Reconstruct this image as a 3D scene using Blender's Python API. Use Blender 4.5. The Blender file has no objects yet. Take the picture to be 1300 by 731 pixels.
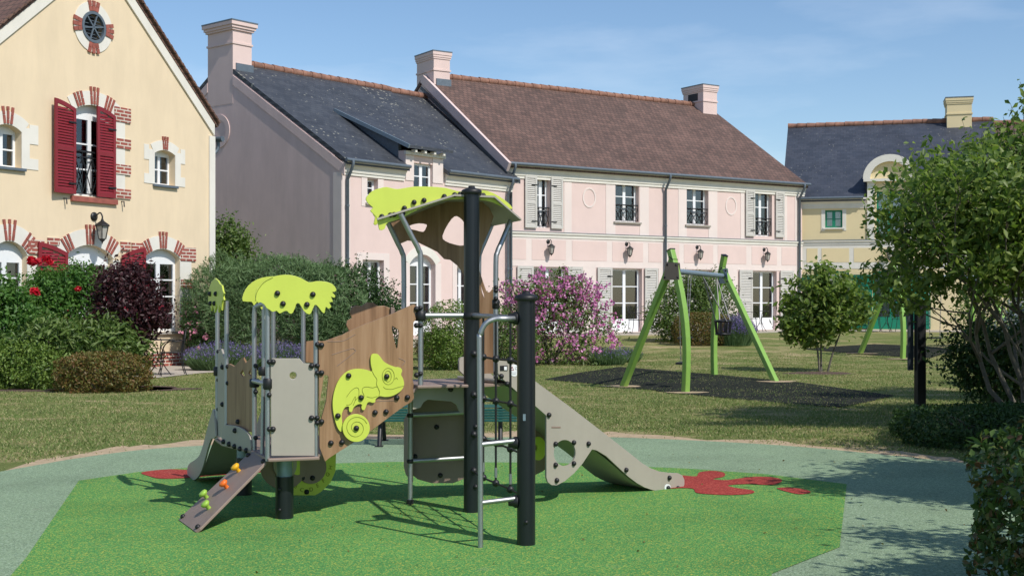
import bpy, bmesh, math, random
import numpy as np
from mathutils import Vector, Matrix
from mathutils.geometry import tessellate_polygon
R = math.radians
random.seed(7)
rng = np.random.default_rng(11)
scene = bpy.context.scene
COL = scene.collection

# ------------------------------------------------------------------ camera, sky, sun, exposure
EYE = 1.5; FPX = 1600.0; CX = 650.0; HY = 382.0        # eye height; focal length, centre and horizon of the 1300x731 photograph
cam_d = bpy.data.cameras.new('camera')
cam = bpy.data.objects.new('camera', cam_d); COL.objects.link(cam)
cam.location = (0, 0, EYE); cam.rotation_euler = (R(90), 0, 0)
cam_d.sensor_width = 36.0; cam_d.lens = 36.0*FPX/1300.0
cam_d.shift_y = (HY-365.5)/1300.0
cam_d.clip_start = 0.1; cam_d.clip_end = 2000
scene.camera = cam

SUN_EL = R(47); SUN_AZ = (0.70, -0.714)
world = bpy.data.worlds.new("World"); scene.world = world; world.use_nodes = True
wn = world.node_tree; wn.nodes.clear()
sky = wn.nodes.new('ShaderNodeTexSky'); sky.sky_type = 'NISHITA'; sky.sun_disc = False
sky.sun_elevation = SUN_EL; sky.sun_rotation = math.atan2(SUN_AZ[0], SUN_AZ[1])
sky.altitude = 0; sky.air_density = 1.0; sky.dust_density = 0.25; sky.ozone_density = 3.0
bg = wn.nodes.new('ShaderNodeBackground'); bg.inputs['Strength'].default_value = 0.118
wo = wn.nodes.new('ShaderNodeOutputWorld')
# thin streaks of high cloud, fixed in the sky
tc = wn.nodes.new('ShaderNodeTexCoord'); mp = wn.nodes.new('ShaderNodeMapping')
mp.inputs['Scale'].default_value = (1.6, 1.6, 7.0); mp.inputs['Rotation'].default_value = (0, R(-14), 0)
nz = wn.nodes.new('ShaderNodeTexNoise'); nz.inputs['Scale'].default_value = 2.2; nz.inputs['Detail'].default_value = 7; nz.inputs['Roughness'].default_value = .55
cr = wn.nodes.new('ShaderNodeValToRGB'); cr.color_ramp.elements[0].position = .50; cr.color_ramp.elements[1].position = .85
cr.color_ramp.elements[0].color = (0, 0, 0, 1); cr.color_ramp.elements[1].color = (.26, .26, .26, 1)
mx = wn.nodes.new('ShaderNodeMixRGB'); mx.inputs[2].default_value = (9.5, 9.8, 10.2, 1)
hs = wn.nodes.new('ShaderNodeHueSaturation'); hs.inputs['Saturation'].default_value = 1.05
L = wn.links.new
L(tc.outputs['Generated'], mp.inputs[0]); L(mp.outputs[0], nz.inputs['Vector']); L(nz.outputs['Fac'], cr.inputs[0])
L(cr.outputs[0], mx.inputs[0]); L(sky.outputs[0], hs.inputs['Color']); L(hs.outputs[0], mx.inputs[1]); L(mx.outputs[0], bg.inputs[0]); L(bg.outputs[0], wo.inputs[0])

sun_d = bpy.data.lights.new('sun', 'SUN'); sun_d.energy = 3.7; sun_d.angle = R(0.53); sun_d.color = (1.0, .95, .87)
sun = bpy.data.objects.new('sun', sun_d); COL.objects.link(sun); sun.location = (10, -10, 20)
sdir = Vector((SUN_AZ[0]*math.cos(SUN_EL), SUN_AZ[1]*math.cos(SUN_EL), math.sin(SUN_EL)))
sun.rotation_euler = sdir.to_track_quat('Z', 'Y').to_euler()
scene.view_settings.view_transform = 'Standard'; scene.view_settings.look = 'None'
scene.view_settings.gamma = 1.0; scene.view_settings.exposure = 0.20
scene.view_settings.use_curve_mapping = False

# ------------------------------------------------------------------ measuring helpers
def sst(t): t = min(1, max(0, t)); return t*t*(3-2*t)
def gz(x, y): return 0.4*sst((y-28)/12.0)               # the lawn rises gently towards the houses
def PW(px, py, Z): return Vector(((px-CX)*Z/FPX, Z, EYE-(py-HY)*Z/FPX))
def GP(px, py):
    Z = 20.0
    for _ in range(40): Z = (EYE-gz(0, Z))*FPX/(py-HY)*.5+Z*.5
    return Vector(((px-CX)*Z/FPX, Z, gz(0, Z)))
class Frame:                                            # a vertical plane: s along it, y inwards, z up
    def __init__(s, o, u, z0=0.0):
        s.o = Vector(o).to_2d(); s.u = Vector(u).to_2d().normalized(); s.z0 = z0
        s.rz = math.atan2(s.u.y, s.u.x)
    def px(s, px, py):
        k = (px-CX)/FPX
        t = (k*s.o.y-s.o.x)/(s.u.x-k*s.u.y); Z = s.o.y+s.u.y*t
        return (t, EYE-(py-HY)*Z/FPX-s.z0)
    def w(s, a, z, t=0.0): return Vector((s.o.x+s.u.x*a-s.u.y*t, s.o.y+s.u.y*a+s.u.x*t, s.z0+z))

# ------------------------------------------------------------------ objects and parts
def setp(o, label=None, cat=None, group=None, kind=None):
    if label: o['label'] = label
    if cat: o['category'] = cat
    if group: o['group'] = group
    if kind: o['kind'] = kind
    return o
def thing(name, label, cat, loc=(0, 0, 0), rz=0.0, group=None):
    o = bpy.data.objects.new(name, None); COL.objects.link(o); o.empty_display_size = .3
    o.location = loc; o.rotation_euler = (0, 0, rz)
    return setp(o, label, cat, group)
def copy_tree(o, parent=None):
    c = o.copy(); COL.objects.link(c); c.parent = parent
    for ch in [k for k in o.children]: copy_tree(ch, c)
    return c
def link(name, me, mat, parent=None):
    o = bpy.data.objects.new(name, me); COL.objects.link(o)
    if mat is not None and not me.materials: me.materials.append(mat)
    if parent is not None: o.parent = parent
    return o
class MB:
    OFF = Vector((0, 0, 0))                             # world point of the root while a thing is measured in world space
    def __init__(s): s.v = []; s.f = []; s.sm = []
    def add(s, vs, fs, smooth=False):
        b = len(s.v); s.v += [tuple(v) for v in vs]; s.f += [tuple(i+b for i in f) for f in fs]; s.sm += [smooth]*len(fs); return s
    def box(s, x0, x1, y0, y1, z0, z1, f=None):
        vs = [Vector((x, y, z)) for z in (z0, z1) for y in (y0, y1) for x in (x0, x1)]
        if f: vs = [f(v) for v in vs]
        return s.add(vs, [(0, 2, 3, 1), (4, 5, 7, 6), (0, 1, 5, 4), (2, 6, 7, 3), (0, 4, 6, 2), (1, 3, 7, 5)])
    def bar(s, a, b, w, h, up=(0, 0, 1)):
        a = Vector(a); b = Vector(b); d = (b-a).normalized(); sd = d.cross(Vector(up))
        if sd.length < 1e-4: sd = d.cross(Vector((1, 0, 0)))
        sd.normalize(); n = sd.cross(d)
        vs = [p+sd*x+n*y for p in (a, b) for x, y in ((-w/2, -h/2), (w/2, -h/2), (w/2, h/2), (-w/2, h/2))]
        return s.add(vs, [(0, 1, 2, 3), (7, 6, 5, 4), (0, 4, 5, 1), (1, 5, 6, 2), (2, 6, 7, 3), (3, 7, 4, 0)])
    def tube(s, pts, r, n=8, caps=True, r2=None):
        pts = [Vector(p) for p in pts]; m = len(pts); vs = []; ref = None
        for i, p in enumerate(pts):
            d = (pts[min(i+1, m-1)]-pts[max(i-1, 0)]).normalized()
            if ref is None: ref = d.orthogonal().normalized()
            ref = (ref-d*ref.dot(d)); ref = ref.normalized() if ref.length > 1e-6 else d.orthogonal().normalized()
            q = d.cross(ref)
            rr = r[i] if isinstance(r, (list, tuple)) else (r if r2 is None else r+(r2-r)*i/(m-1))
            vs += [p+(ref*math.cos(2*math.pi*k/n)+q*math.sin(2*math.pi*k/n))*rr for k in range(n)]
        fs = [(i*n+k, i*n+(k+1) % n, (i+1)*n+(k+1) % n, (i+1)*n+k) for i in range(m-1) for k in range(n)]
        s.add(vs, fs, True)
        if caps: s.add(vs[:n], [tuple(range(n-1, -1, -1))]); s.add(vs[-n:], [tuple(range(n))])
        return s
    def lathe(s, c, prof, n=16, axis=(0, 0, 1)):        # prof: (radius, height)
        c = Vector(c); ax = Vector(axis).normalized(); a = ax.orthogonal().normalized(); b = ax.cross(a); vs = []
        for r, h in prof: vs += [c+ax*h+(a*math.cos(2*math.pi*k/n)+b*math.sin(2*math.pi*k/n))*r for k in range(n)]
        m = len(prof)
        s.add(vs, [(i*n+k, i*n+(k+1) % n, (i+1)*n+(k+1) % n, (i+1)*n+k) for i in range(m-1) for k in range(n)], n > 6)
        s.add(vs[:n], [tuple(range(n-1, -1, -1))]); s.add(vs[-n:], [tuple(range(n))]); return s
    def plate(s, outl, holes, f, t0, t1):               # a sheet cut to an outline; f(a, b, t) places it
        loops = [list(outl)]+[list(h) for h in holes]
        tri = tessellate_polygon([[Vector((p[0], p[1], 0)) for p in l] for l in loops])
        flat = [p for l in loops for p in l]; n = len(flat)
        vs = [f(p[0], p[1], t0) for p in flat]+[f(p[0], p[1], t1) for p in flat]
        fs = [tuple(t) for t in tri]+[tuple(i+n for i in reversed(t)) for t in tri]; b = 0
        for l in loops:
            k = len(l); fs += [(b+i, b+(i+1) % k, n+b+(i+1) % k, n+b+i) for i in range(k)]; b += k
        return s.add(vs, fs)
    def build(s, name, mat, parent=None, off=True, bevel=0):
        me = bpy.data.meshes.new(name); o = MB.OFF if off else Vector((0, 0, 0))
        me.from_pydata([(v[0]-o.x, v[1]-o.y, v[2]-o.z) for v in s.v], [], s.f)
        me.polygons.foreach_set('use_smooth', s.sm)
        bm = bmesh.new(); bm.from_mesh(me); bmesh.ops.recalc_face_normals(bm, faces=bm.faces); bm.to_mesh(me); bm.free()
        me.update(); ob = link(name, me, mat, parent)
        if bevel:
            md = ob.modifiers.new('bevel', 'BEVEL'); md.width = bevel; md.segments = 2; md.limit_method = 'ANGLE'; md.angle_limit = R(40)
        return ob
def smooth(pts, k=4, closed=True):
    n = len(pts); out = []
    for i in range(n if closed else n-1):
        g = lambda j: pts[j % n] if closed else pts[min(max(j, 0), n-1)]
        p0, p1, p2, p3 = g(i-1), g(i), g(i+1), g(i+2)
        for j in range(k):
            t = j/k
            out.append(tuple(.5*((2*p1[a])+(-p0[a]+p2[a])*t+(2*p0[a]-5*p1[a]+4*p2[a]-p3[a])*t*t+(-p0[a]+3*p1[a]-3*p2[a]+p3[a])*t**3) for a in range(len(p1))))
    if not closed: out.append(tuple(pts[-1]))
    return out
def circle(cx, cy, rx, ry=None, n=24):
    ry = ry or rx; return [(cx+rx*math.cos(2*math.pi*i/n), cy+ry*math.sin(2*math.pi*i/n)) for i in range(n)]
def arch(s0, s1, z0, z1, rise, n=10):                   # opening outline with a segmental head, z1 = crown
    if rise <= 0: return [(s0, z0), (s1, z0), (s1, z1), (s0, z1)]
    w = (s1-s0)/2; rad = (w*w+rise*rise)/(2*rise); cz = z1-rad; a = math.asin(min(1, w/rad)); c = (s0+s1)/2
    return [(s0, z0), (s1, z0)]+[(c+rad*math.sin(a-2*a*i/n), cz+rad*math.cos(a-2*a*i/n)) for i in range(n+1)]
LOC = lambda a, b, t: Vector((a, t, b))                 # facade-local placing

# ------------------------------------------------------------------ materials
def newmat(name):
    m = bpy.data.materials.new(name); m.use_nodes = True; n = m.node_tree; n.nodes.clear()
    out = n.nodes.new('ShaderNodeOutputMaterial'); b = n.nodes.new('ShaderNodeBsdfPrincipled'); n.links.new(b.outputs[0], out.inputs[0])
    return m, n, b, out
def N(n, t, **k):
    o = n.nodes.new('ShaderNode'+t)
    for a, v in k.items():
        if a in ('operation', 'blend_type', 'feature', 'distance', 'data_type', 'wave_type', 'bands_direction', 'offset', 'squash', 'offset_frequency', 'noise_dimensions', 'attribute_name', 'invert'): setattr(o, a, v)
        else: o.inputs[a.replace('_', ' ')].default_value = v
    return o
def ramp(n, src, stops):
    r = n.nodes.new('ShaderNodeValToRGB'); e = r.color_ramp.elements
    while len(e) < len(stops): e.new(.5)
    for el, (p, c) in zip(e, stops): el.position = p; el.color = (*c, 1) if len(c) == 3 else c
    n.links.new(src, r.inputs[0]); return r.outputs[0]
def bump(n, b, src, strength=.3, dist=.01):
    bp = n.nodes.new('ShaderNodeBump'); bp.inputs['Strength'].default_value = strength; bp.inputs['Distance'].default_value = dist
    n.links.new(src, bp.inputs['Height']); n.links.new(bp.outputs[0], b.inputs['Normal'])
def sc(c, k): return tuple(min(1, x*k) for x in c)
def plain(name, c, rough=.5, metal=0, var=.12, scale=6, bs=.15, bd=.003, bscale=120, spec=.5, coords='Object', dirt=0):
    m, n, b, out = newmat(name); b.inputs['Roughness'].default_value = rough; b.inputs['Metallic'].default_value = metal
    b.inputs['Specular IOR Level'].default_value = spec
    t = n.nodes.new('ShaderNodeTexCoord')
    a = N(n, 'TexNoise', Scale=scale, Detail=6.0, Roughness=.6); n.links.new(t.outputs[coords], a.inputs['Vector'])
    col = ramp(n, a.outputs['Fac'], [(.25, sc(c, 1-var)), (.5, c), (.75, sc(c, 1+var))])
    if dirt:
        d = N(n, 'TexNoise', Scale=1.1, Detail=8.0, Roughness=.7); mpn = n.nodes.new('ShaderNodeMapping'); mpn.inputs['Scale'].default_value = (1.6, 1.6, .35)
        n.links.new(t.outputs[coords], mpn.inputs[0]); n.links.new(mpn.outputs[0], d.inputs['Vector'])
        k = ramp(n, d.outputs['Fac'], [(.42, (0, 0, 0)), (.78, (dirt, dirt, dirt))])
        mxx = N(n, 'MixRGB'); n.links.new(k, mxx.inputs[0]); n.links.new(col, mxx.inputs[1]); mxx.inputs[2].default_value = (*sc(c, .55), 1); col = mxx.outputs[0]
    n.links.new(col, b.inputs['Base Color'])
    if bs:
        h = N(n, 'TexNoise', Scale=bscale, Detail=4.0); n.links.new(t.outputs[coords], h.inputs['Vector']); bump(n, b, h.outputs['Fac'], bs, bd)
    return m
def bricky(name, c1, c2, mortar, bw, rh, ms, vec='xz', rough=.8, kz=1.0, lichen=0, bs=.6, bd=.01, off=.5, bias=0.0):
    m, n, b, out = newmat(name); b.inputs['Roughness'].default_value = rough
    t = n.nodes.new('ShaderNodeTexCoord'); sp = n.nodes.new('ShaderNodeSeparateXYZ'); n.links.new(t.outputs['Object'], sp.inputs[0])
    cb = n.nodes.new('ShaderNodeCombineXYZ'); mu = N(n, 'Math', operation='MULTIPLY'); mu.inputs[1].default_value = kz
    n.links.new(sp.outputs[2], mu.inputs[0]); n.links.new(sp.outputs[0 if vec[0] == 'x' else 1], cb.inputs[0]); n.links.new(mu.outputs[0], cb.inputs[1])
    k = n.nodes.new('ShaderNodeTexBrick'); k.offset = off
    for a, v in (('Scale', 1.0), ('Mortar Size', ms), ('Mortar Smooth', .2), ('Bias', bias), ('Brick Width', bw), ('Row Height', rh)): k.inputs[a].default_value = v
    k.inputs['Color1'].default_value = (*c1, 1); k.inputs['Color2'].default_value = (*c2, 1); k.inputs['Mortar'].default_value = (*mortar, 1)
    n.links.new(cb.outputs[0], k.inputs['Vector'])
    ns = N(n, 'TexNoise', Scale=.9, Detail=6.0, Roughness=.65); n.links.new(t.outputs['Object'], ns.inputs['Vector'])
    r = ramp(n, ns.outputs['Fac'], [(.3, (.78, .78, .78)), (.7, (1.2, 1.2, 1.2))])
    mm = N(n, 'MixRGB', blend_type='MULTIPLY'); mm.inputs[0].default_value = 1; n.links.new(k.outputs['Color'], mm.inputs[1]); n.links.new(r, mm.inputs[2])
    col = mm.outputs[0]
    if lichen:
        l1 = N(n, 'TexVoronoi', Scale=5.5); n.links.new(t.outputs['Object'], l1.inputs['Vector'])
        l2 = N(n, 'TexNoise', Scale=.8, Detail=3.0); n.links.new(t.outputs['Object'], l2.inputs['Vector'])
        sz = N(n, 'MapRange'); n.links.new(l2.outputs['Fac'], sz.inputs[0]); sz.inputs[1].default_value = .42; sz.inputs[2].default_value = .75; sz.inputs[3].default_value = .10; sz.inputs[4].default_value = .12+.26*lichen
        ad = N(n, 'Math', operation='SUBTRACT'); n.links.new(sz.outputs[0], ad.inputs[0]); n.links.new(l1.outputs['Distance'], ad.inputs[1])
        fr = ramp(n, ad.outputs[0], [(.0, (0, 0, 0)), (.06, (.7, .7, .7))])
        m2 = N(n, 'MixRGB'); n.links.new(fr, m2.inputs[0]); n.links.new(col, m2.inputs[1]); m2.inputs[2].default_value = (.34, .33, .27, 1); col = m2.outputs[0]
    n.links.new(col, b.inputs['Base Color'])
    bump(n, b, k.outputs['Color'], bs, bd); return m
def leafmat(name, cols, trans=.35, rough=.45):
    m = bpy.data.materials.new(name); m.use_nodes = True; n = m.node_tree; n.nodes.clear()
    out = n.nodes.new('ShaderNodeOutputMaterial'); g = n.nodes.new('ShaderNodeNewGeometry')
    col = ramp(n, g.outputs['Random Per Island'], [(i/max(1, len(cols)-1), c) for i, c in enumerate(cols)])
    b = n.nodes.new('ShaderNodeBsdfPrincipled'); b.inputs['Roughness'].default_value = rough; b.inputs['Specular IOR Level'].default_value = .35
    tr = n.nodes.new('ShaderNodeBsdfTranslucent'); ms = n.nodes.new('ShaderNodeMixShader'); ms.inputs[0].default_value = trans
    hs = n.nodes.new('ShaderNodeHueSaturation'); hs.inputs['Value'].default_value = 1.5; hs.inputs['Saturation'].default_value = 1.1
    n.links.new(col, b.inputs['Base Color']); n.links.new(col, hs.inputs['Color']); n.links.new(hs.outputs[0], tr.inputs[0])
    n.links.new(b.outputs[0], ms.inputs[1]); n.links.new(tr.outputs[0], ms.inputs[2]); n.links.new(ms.outputs[0], out.inputs[0]); return m
M = {}
M['cream'] = plain('cream_plaster', (.74, .60, .415), .9, var=.04, scale=1.2, bs=.3, bd=.006, bscale=45, dirt=.28)
M['white'] = plain('white_plaster', (.72, .69, .62), .85, var=.05, scale=2, bs=.2, bd=.003, bscale=80, dirt=.25)
M['pink'] = plain('pink_plaster', (.69, .535, .49), .9, var=.045, scale=1.5, bs=.25, bd=.004, bscale=60, dirt=.12)
M['palepink'] = plain('pale_pink_plaster', (.72, .62, .575), .9, var=.045, scale=1.5, bs=.2, bd=.003, bscale=60, dirt=.12)
M['shaded'] = plain('shaded_pink_plaster', (.70, .545, .51), .95, var=.06, scale=.8, bs=.3, bd=.006, bscale=40, dirt=.35)  # same plaster as the pink front, its colour retoned for the gable's grazing light
M['cream3'] = plain('pale_cream_plaster', (.72, .60, .36), .9, var=.04, scale=1.3, bs=.2, bd=.004, bscale=60)
M['slate'] = bricky('slate', (.040, .045, .055), (.060, .065, .075), (.02, .022, .028), .24, .17, .006, kz=1.9, lichen=1, rough=.55, bs=.35)
M['slate2'] = bricky('blue_slate', (.036, .044, .062), (.055, .062, .082), (.022, .025, .032), .24, .17, .005, kz=1.9, lichen=.3, rough=.55, bs=.3)
M['tile'] = bricky('brown_tile', (.095, .058, .046), (.16, .092, .072), (.045, .030, .027), .18, .20, .012, kz=1.8, rough=.85, bs=.8, bd=.03)
M['tileY'] = bricky('brown_tile_end', (.13, .07, .055), (.20, .11, .08), (.04, .03, .025), .18, .20, .012, vec='yz', kz=1.5, rough=.85, bs=.8, bd=.03)
M['ridge'] = plain('ridge_tile', (.25, .125, .085), .85, var=.5, scale=4)
M['brick'] = bricky('red_brick', (.35, .09, .065), (.25, .065, .05), (.62, .56, .47), .23, .078, .013, rough=.85, bs=.5, bd=.006)
M['brickred'] = plain('red_brick_solid', (.30, .088, .065), .85, var=.3, scale=8)
M['redpaint'] = plain('red_paint', (.215, .015, .022), .45, var=.1, scale=3, bs=.05)
M['greypaint'] = plain('grey_paint', (.52, .50, .46), .6, var=.06, bs=.05)
M['greenpaint'] = plain('green_paint', (.004, .20, .115), .45, var=.1, bs=.05)
M['whitepaint'] = plain('white_paint', (.78, .79, .80), .4, var=.03, bs=0)
M['zinc'] = plain('zinc', (.13, .16, .19), .5, metal=.3, var=.15, scale=9)
M['lead'] = plain('dark_flashing', (.045, .055, .065), .5, var=.2)
M['iron'] = plain('black_iron', (.012, .012, .013), .45, var=.1, bs=0)
M['blackpost'] = plain('black_powder_coat', (.0085, .0115, .015), .33, var=.08, bs=.1, bd=.001, bscale=300)
M['blackrub'] = plain('black_rubber', (.010, .010, .011), .5, var=.1, bs=0)
M['steel'] = plain('brushed_steel', (.42, .43, .44), .50, metal=1, var=.08, bs=.05)
M['galv'] = plain('galvanised_steel', (.24, .31, .36), .55, metal=.5, var=.12, scale=20, bs=0)
M['lime'] = plain('lime_panel', (.56, .645, .085), .42, var=.04, scale=4, dirt=.18, bs=.08, bd=.001, bscale=250)
M['swinggreen'] = plain('green_powder_coat', (.22, .40, .075), .42, var=.05, bs=.05)
M['taupe'] = plain('taupe_panel', (.37, .335, .285), .5, var=.06, scale=3, dirt=.3, bs=.08, bd=.001, bscale=250)
M['brownpanel'] = plain('brown_panel', (.26, .185, .15), .55, var=.08, scale=5, dirt=.3, bs=.1, bd=.001, bscale=250)
M['lettering'] = plain('engraving', (.20, .24, .02), .7, var=0.02, bs=0)
M['benchgreen'] = plain('bench_green', (.014, .085, .068), .4, var=.15, scale=12)
M['stone'] = plain('stone_sill', (.34, .31, .27), .85, var=.15, scale=8)
M['dark'] = plain('unlit_interior', (.035, .035, .04), .9, var=.1, bs=0)  # near-black colour stands in for the shade inside rooms and vents
M['curtain'] = plain('curtain', (.74, .72, .68), .9, var=.05, bs=0)
M['bark'] = plain('bark', (.13, .115, .09), .9, var=.35, scale=14, bs=.6, bd=.01, bscale=30)
M['paving'] = plain('paving', (.42, .37, .31), .9, var=.10, scale=3, bs=.3, bd=.004, bscale=70)
M['lampglass'] = plain('lamp_glass', (.42, .40, .36), .15, var=.05, bs=0)
M['rope'] = plain('chain', (.33, .31, .29), .5, metal=.6, var=.2, bs=0)
M['orange'] = plain('orange_hold', (.80, .16, .015), .45, var=.04, bs=0)
M['yellow'] = plain('yellow_hold', (.80, .42, .01), .45, var=.04, bs=0)
M['holdgreen'] = plain('green_hold', (.30, .50, .06), .45, var=.04, bs=0)
M['mulch'] = plain('bark_mulch', (.10, .06, .045), .95, var=.5, scale=40, bs=.8, bd=.02, bscale=60)
def mk_glass():
    m = bpy.data.materials.new('window_glass'); m.use_nodes = True; n = m.node_tree; n.nodes.clear()
    out = n.nodes.new('ShaderNodeOutputMaterial'); tr = n.nodes.new('ShaderNodeBsdfTransparent'); gl = n.nodes.new('ShaderNodeBsdfGlossy')
    tr.inputs[0].default_value = (.90, .93, .93, 1); gl.inputs['Roughness'].default_value = .02; gl.inputs[0].default_value = (.9, .93, .95, 1)
    fr = n.nodes.new('ShaderNodeFresnel'); fr.inputs[0].default_value = 2.1; ms = n.nodes.new('ShaderNodeMixShader')
    n.links.new(fr.outputs[0], ms.inputs[0]); n.links.new(tr.outputs[0], ms.inputs[1]); n.links.new(gl.outputs[0], ms.inputs[2]); n.links.new(ms.outputs[0], out.inputs[0]); return m
M['glass'] = mk_glass()
def mk_wood():
    m, n, b, out = newmat('wood_laminate'); b.inputs['Roughness'].default_value = .5
    t = n.nodes.new('ShaderNodeTexCoord'); mpn = n.nodes.new('ShaderNodeMapping')
    mpn.inputs['Rotation'].default_value = (0, R(-14), 0); mpn.inputs['Scale'].default_value = (11, 11, .7)
    n.links.new(t.outputs['Object'], mpn.inputs[0])
    a = N(n, 'TexNoise', Scale=1.6, Detail=6.0, Roughness=.6, Distortion=.4); n.links.new(mpn.outputs[0], a.inputs['Vector'])
    col = ramp(n, a.outputs['Fac'], [(.28, (.17, .088, .042)), (.44, (.26, .145, .072)), (.56, (.32, .185, .098)), (.75, (.40, .25, .145))])
    n.links.new(col, b.inputs['Base Color']); bump(n, b, a.outputs['Fac'], .08, .002); return m
M['wood'] = mk_wood()
def mk_epdm(name, base, specks, s=95, amt=.5):
    m, n, b, out = newmat(name); b.inputs['Roughness'].default_value = .95; b.inputs['Specular IOR Level'].default_value = .12
    t = n.nodes.new('ShaderNodeTexCoord'); v = N(n, 'TexVoronoi', Scale=s); n.links.new(t.outputs['Object'], v.inputs['Vector'])
    sp = n.nodes.new('ShaderNodeSeparateColor'); n.links.new(v.outputs['Color'], sp.inputs[0])
    st = [(0, sc(base, .72)), (.35, base), (1-amt, sc(base, 1.18))]+[(1-amt+.02+amt*i/len(specks), c) for i, c in enumerate(specks)]
    col = ramp(n, sp.outputs[0], st); col.node.color_ramp.interpolation = 'CONSTANT'
    ns = N(n, 'TexNoise', Scale=.9, Detail=5.0, Roughness=.6); n.links.new(t.outputs['Object'], ns.inputs['Vector'])
    r = ramp(n, ns.outputs['Fac'], [(.25, (.80, .80, .80)), (.5, (1, 1, 1)), (.75, (1.10, 1.10, 1.08))])
    mm = N(n, 'MixRGB', blend_type='MULTIPLY'); mm.inputs[0].default_value = 1; n.links.new(col, mm.inputs[1]); n.links.new(r, mm.inputs[2])
    n3 = N(n, 'TexNoise', Scale=4.5, Detail=9.0, Roughness=.75); n.links.new(t.outputs['Object'], n3.inputs['Vector'])
    r3 = ramp(n, n3.outputs['Fac'], [(.58, (0, 0, 0)), (.72, (.28, .28, .28))]); m3 = N(n, 'MixRGB'); n.links.new(r3, m3.inputs[0]); n.links.new(mm.outputs[0], m3.inputs[1]); m3.inputs[2].default_value = (.25, .24, .19, 1); mm = m3
    n.links.new(mm.outputs[0], b.inputs['Base Color']); bump(n, b, v.outputs['Distance'], .35, .006); return m
M['epdm'] = mk_epdm('green_rubber_granules', (.10, .28, .078), [(.38, .41, .08), (.20, .36, .08)], 140, .24)
M['epdm2'] = mk_epdm('sage_rubber_granules', (.25, .34, .215), [(.31, .40, .28), (.15, .22, .15)], 120, .22)
M['epdm3'] = mk_epdm('red_rubber_granules', (.36, .055, .045), [(.45, .10, .07), (.25, .03, .03)], 110, .3)
M['mat'] = mk_epdm('dark_rubber_mat', (.013, .015, .013), [(.035, .045, .022), (.04, .04, .034)], 45, .35)
def mk_lawn():
    m, n, b, out = newmat('lawn'); b.inputs['Roughness'].default_value = .95; b.inputs['Specular IOR Level'].default_value = .1
    t = n.nodes.new('ShaderNodeTexCoord')
    mpn = n.nodes.new('ShaderNodeMapping'); mpn.inputs['Scale'].default_value = (.6, 1.0, 1); n.links.new(t.outputs['Object'], mpn.inputs[0])
    a = N(n, 'TexNoise', Scale=1.1, Detail=9.0, Roughness=.72); n.links.new(mpn.outputs[0], a.inputs['Vector'])
    c1 = ramp(n, a.outputs['Fac'], [(.30, (.11, .16, .042)), (.47, (.17, .20, .062)), (.57, (.32, .28, .13)), (.66, (.50, .39, .24))])
    f = N(n, 'TexNoise', Scale=26.0, Detail=6.0, Roughness=.8); n.links.new(t.outputs['Object'], f.inputs['Vector'])
    c2 = ramp(n, f.outputs['Fac'], [(.3, (.55, .55, .55)), (.7, (1.35, 1.35, 1.35))])
    mm = N(n, 'MixRGB', blend_type='MULTIPLY'); mm.inputs[0].default_value = 1; n.links.new(c1, mm.inputs[1]); n.links.new(c2, mm.inputs[2])
    n.links.new(mm.outputs[0], b.inputs['Base Color']); bump(n, b, f.outputs['Fac'], .8, .03); return m
M['lawn'] = mk_lawn()
M['soil'] = plain('dry_soil', (.43, .32, .20), .95, var=.3, scale=9, bs=.8, bd=.02, bscale=30)
M['grassblade'] = leafmat('grass_blades', [(.11, .20, .045), (.15, .22, .058), (.21, .26, .08), (.46, .40, .21), (.15, .20, .055), (.20, .24, .07)], .25, .7)
M['lf_tree'] = leafmat('leaves_fresh', [(.07, .13, .024), (.11, .18, .034), (.17, .25, .05), (.27, .34, .09), (.08, .14, .024)], .45)
M['lf_small'] = leafmat('leaves_mid', [(.055, .105, .020), (.085, .145, .028), (.13, .20, .045), (.20, .26, .09)])
M['lf_dark'] = leafmat('leaves_dark', [(0.027, 0.062, 0.015), (0.037, 0.081, 0.020), (0.056, 0.106, 0.025)], .25)
M['lf_hedge'] = leafmat('leaves_hedge', [(0.040, 0.086, 0.023), (0.063, 0.115, 0.029), (0.092, 0.149, 0.034), (0.138, 0.069, 0.034)], .25)
M['lf_red'] = leafmat('leaves_purple', [(0.026, 0.011, 0.014), (0.043, 0.014, 0.017), (0.066, 0.019, 0.022), (0.034, 0.017, 0.017)], .2)
M['lf_brown'] = leafmat('leaves_bronze', [(0.102, 0.123, 0.026), (0.160, 0.145, 0.035), (0.189, 0.094, 0.035), (0.116, 0.131, 0.029)], .25)
M['lf_feather'] = leafmat('leaves_feathery', [(0.090, 0.158, 0.060), (0.128, 0.210, 0.083), (0.180, 0.270, 0.120)], .25, .6)
M['lf_grey'] = leafmat('leaves_grey', [(0.160, 0.200, 0.200), (0.230, 0.270, 0.290), (0.110, 0.150, 0.130)], .2, .6)
M['lf_rose'] = leafmat('leaves_rose', [(0.047, 0.121, 0.024), (0.074, 0.169, 0.030), (0.108, 0.216, 0.041)], .3)
M['lf_yel'] = leafmat('leaves_yellowish', [(0.130, 0.208, 0.039), (0.182, 0.260, 0.052), (0.078, 0.156, 0.026)], .3)
M['fl_pink'] = leafmat('petals_pink', [(.66, .22, .47), (.74, .34, .58), (.58, .14, .38), (.78, .44, .63)], .3)
M['fl_palepink'] = leafmat('petals_pale_pink', [(.62, .25, .36), (.7, .36, .42)], .3)
M['fl_red'] = leafmat('petals_red', [(.55, .01, .025), (.42, .008, .02)], .2)
M['fl_dkred'] = leafmat('petals_dark_red', [(.28, .015, .03), (.35, .03, .05)], .2)
M['fl_white'] = leafmat('petals_white', [(.74, .72, .62), (.68, .62, .55)], .3)
M['fl_lav'] = leafmat('petals_lavender', [(.16, .12, .30), (.22, .17, .38), (.12, .09, .24)], .2)
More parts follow.
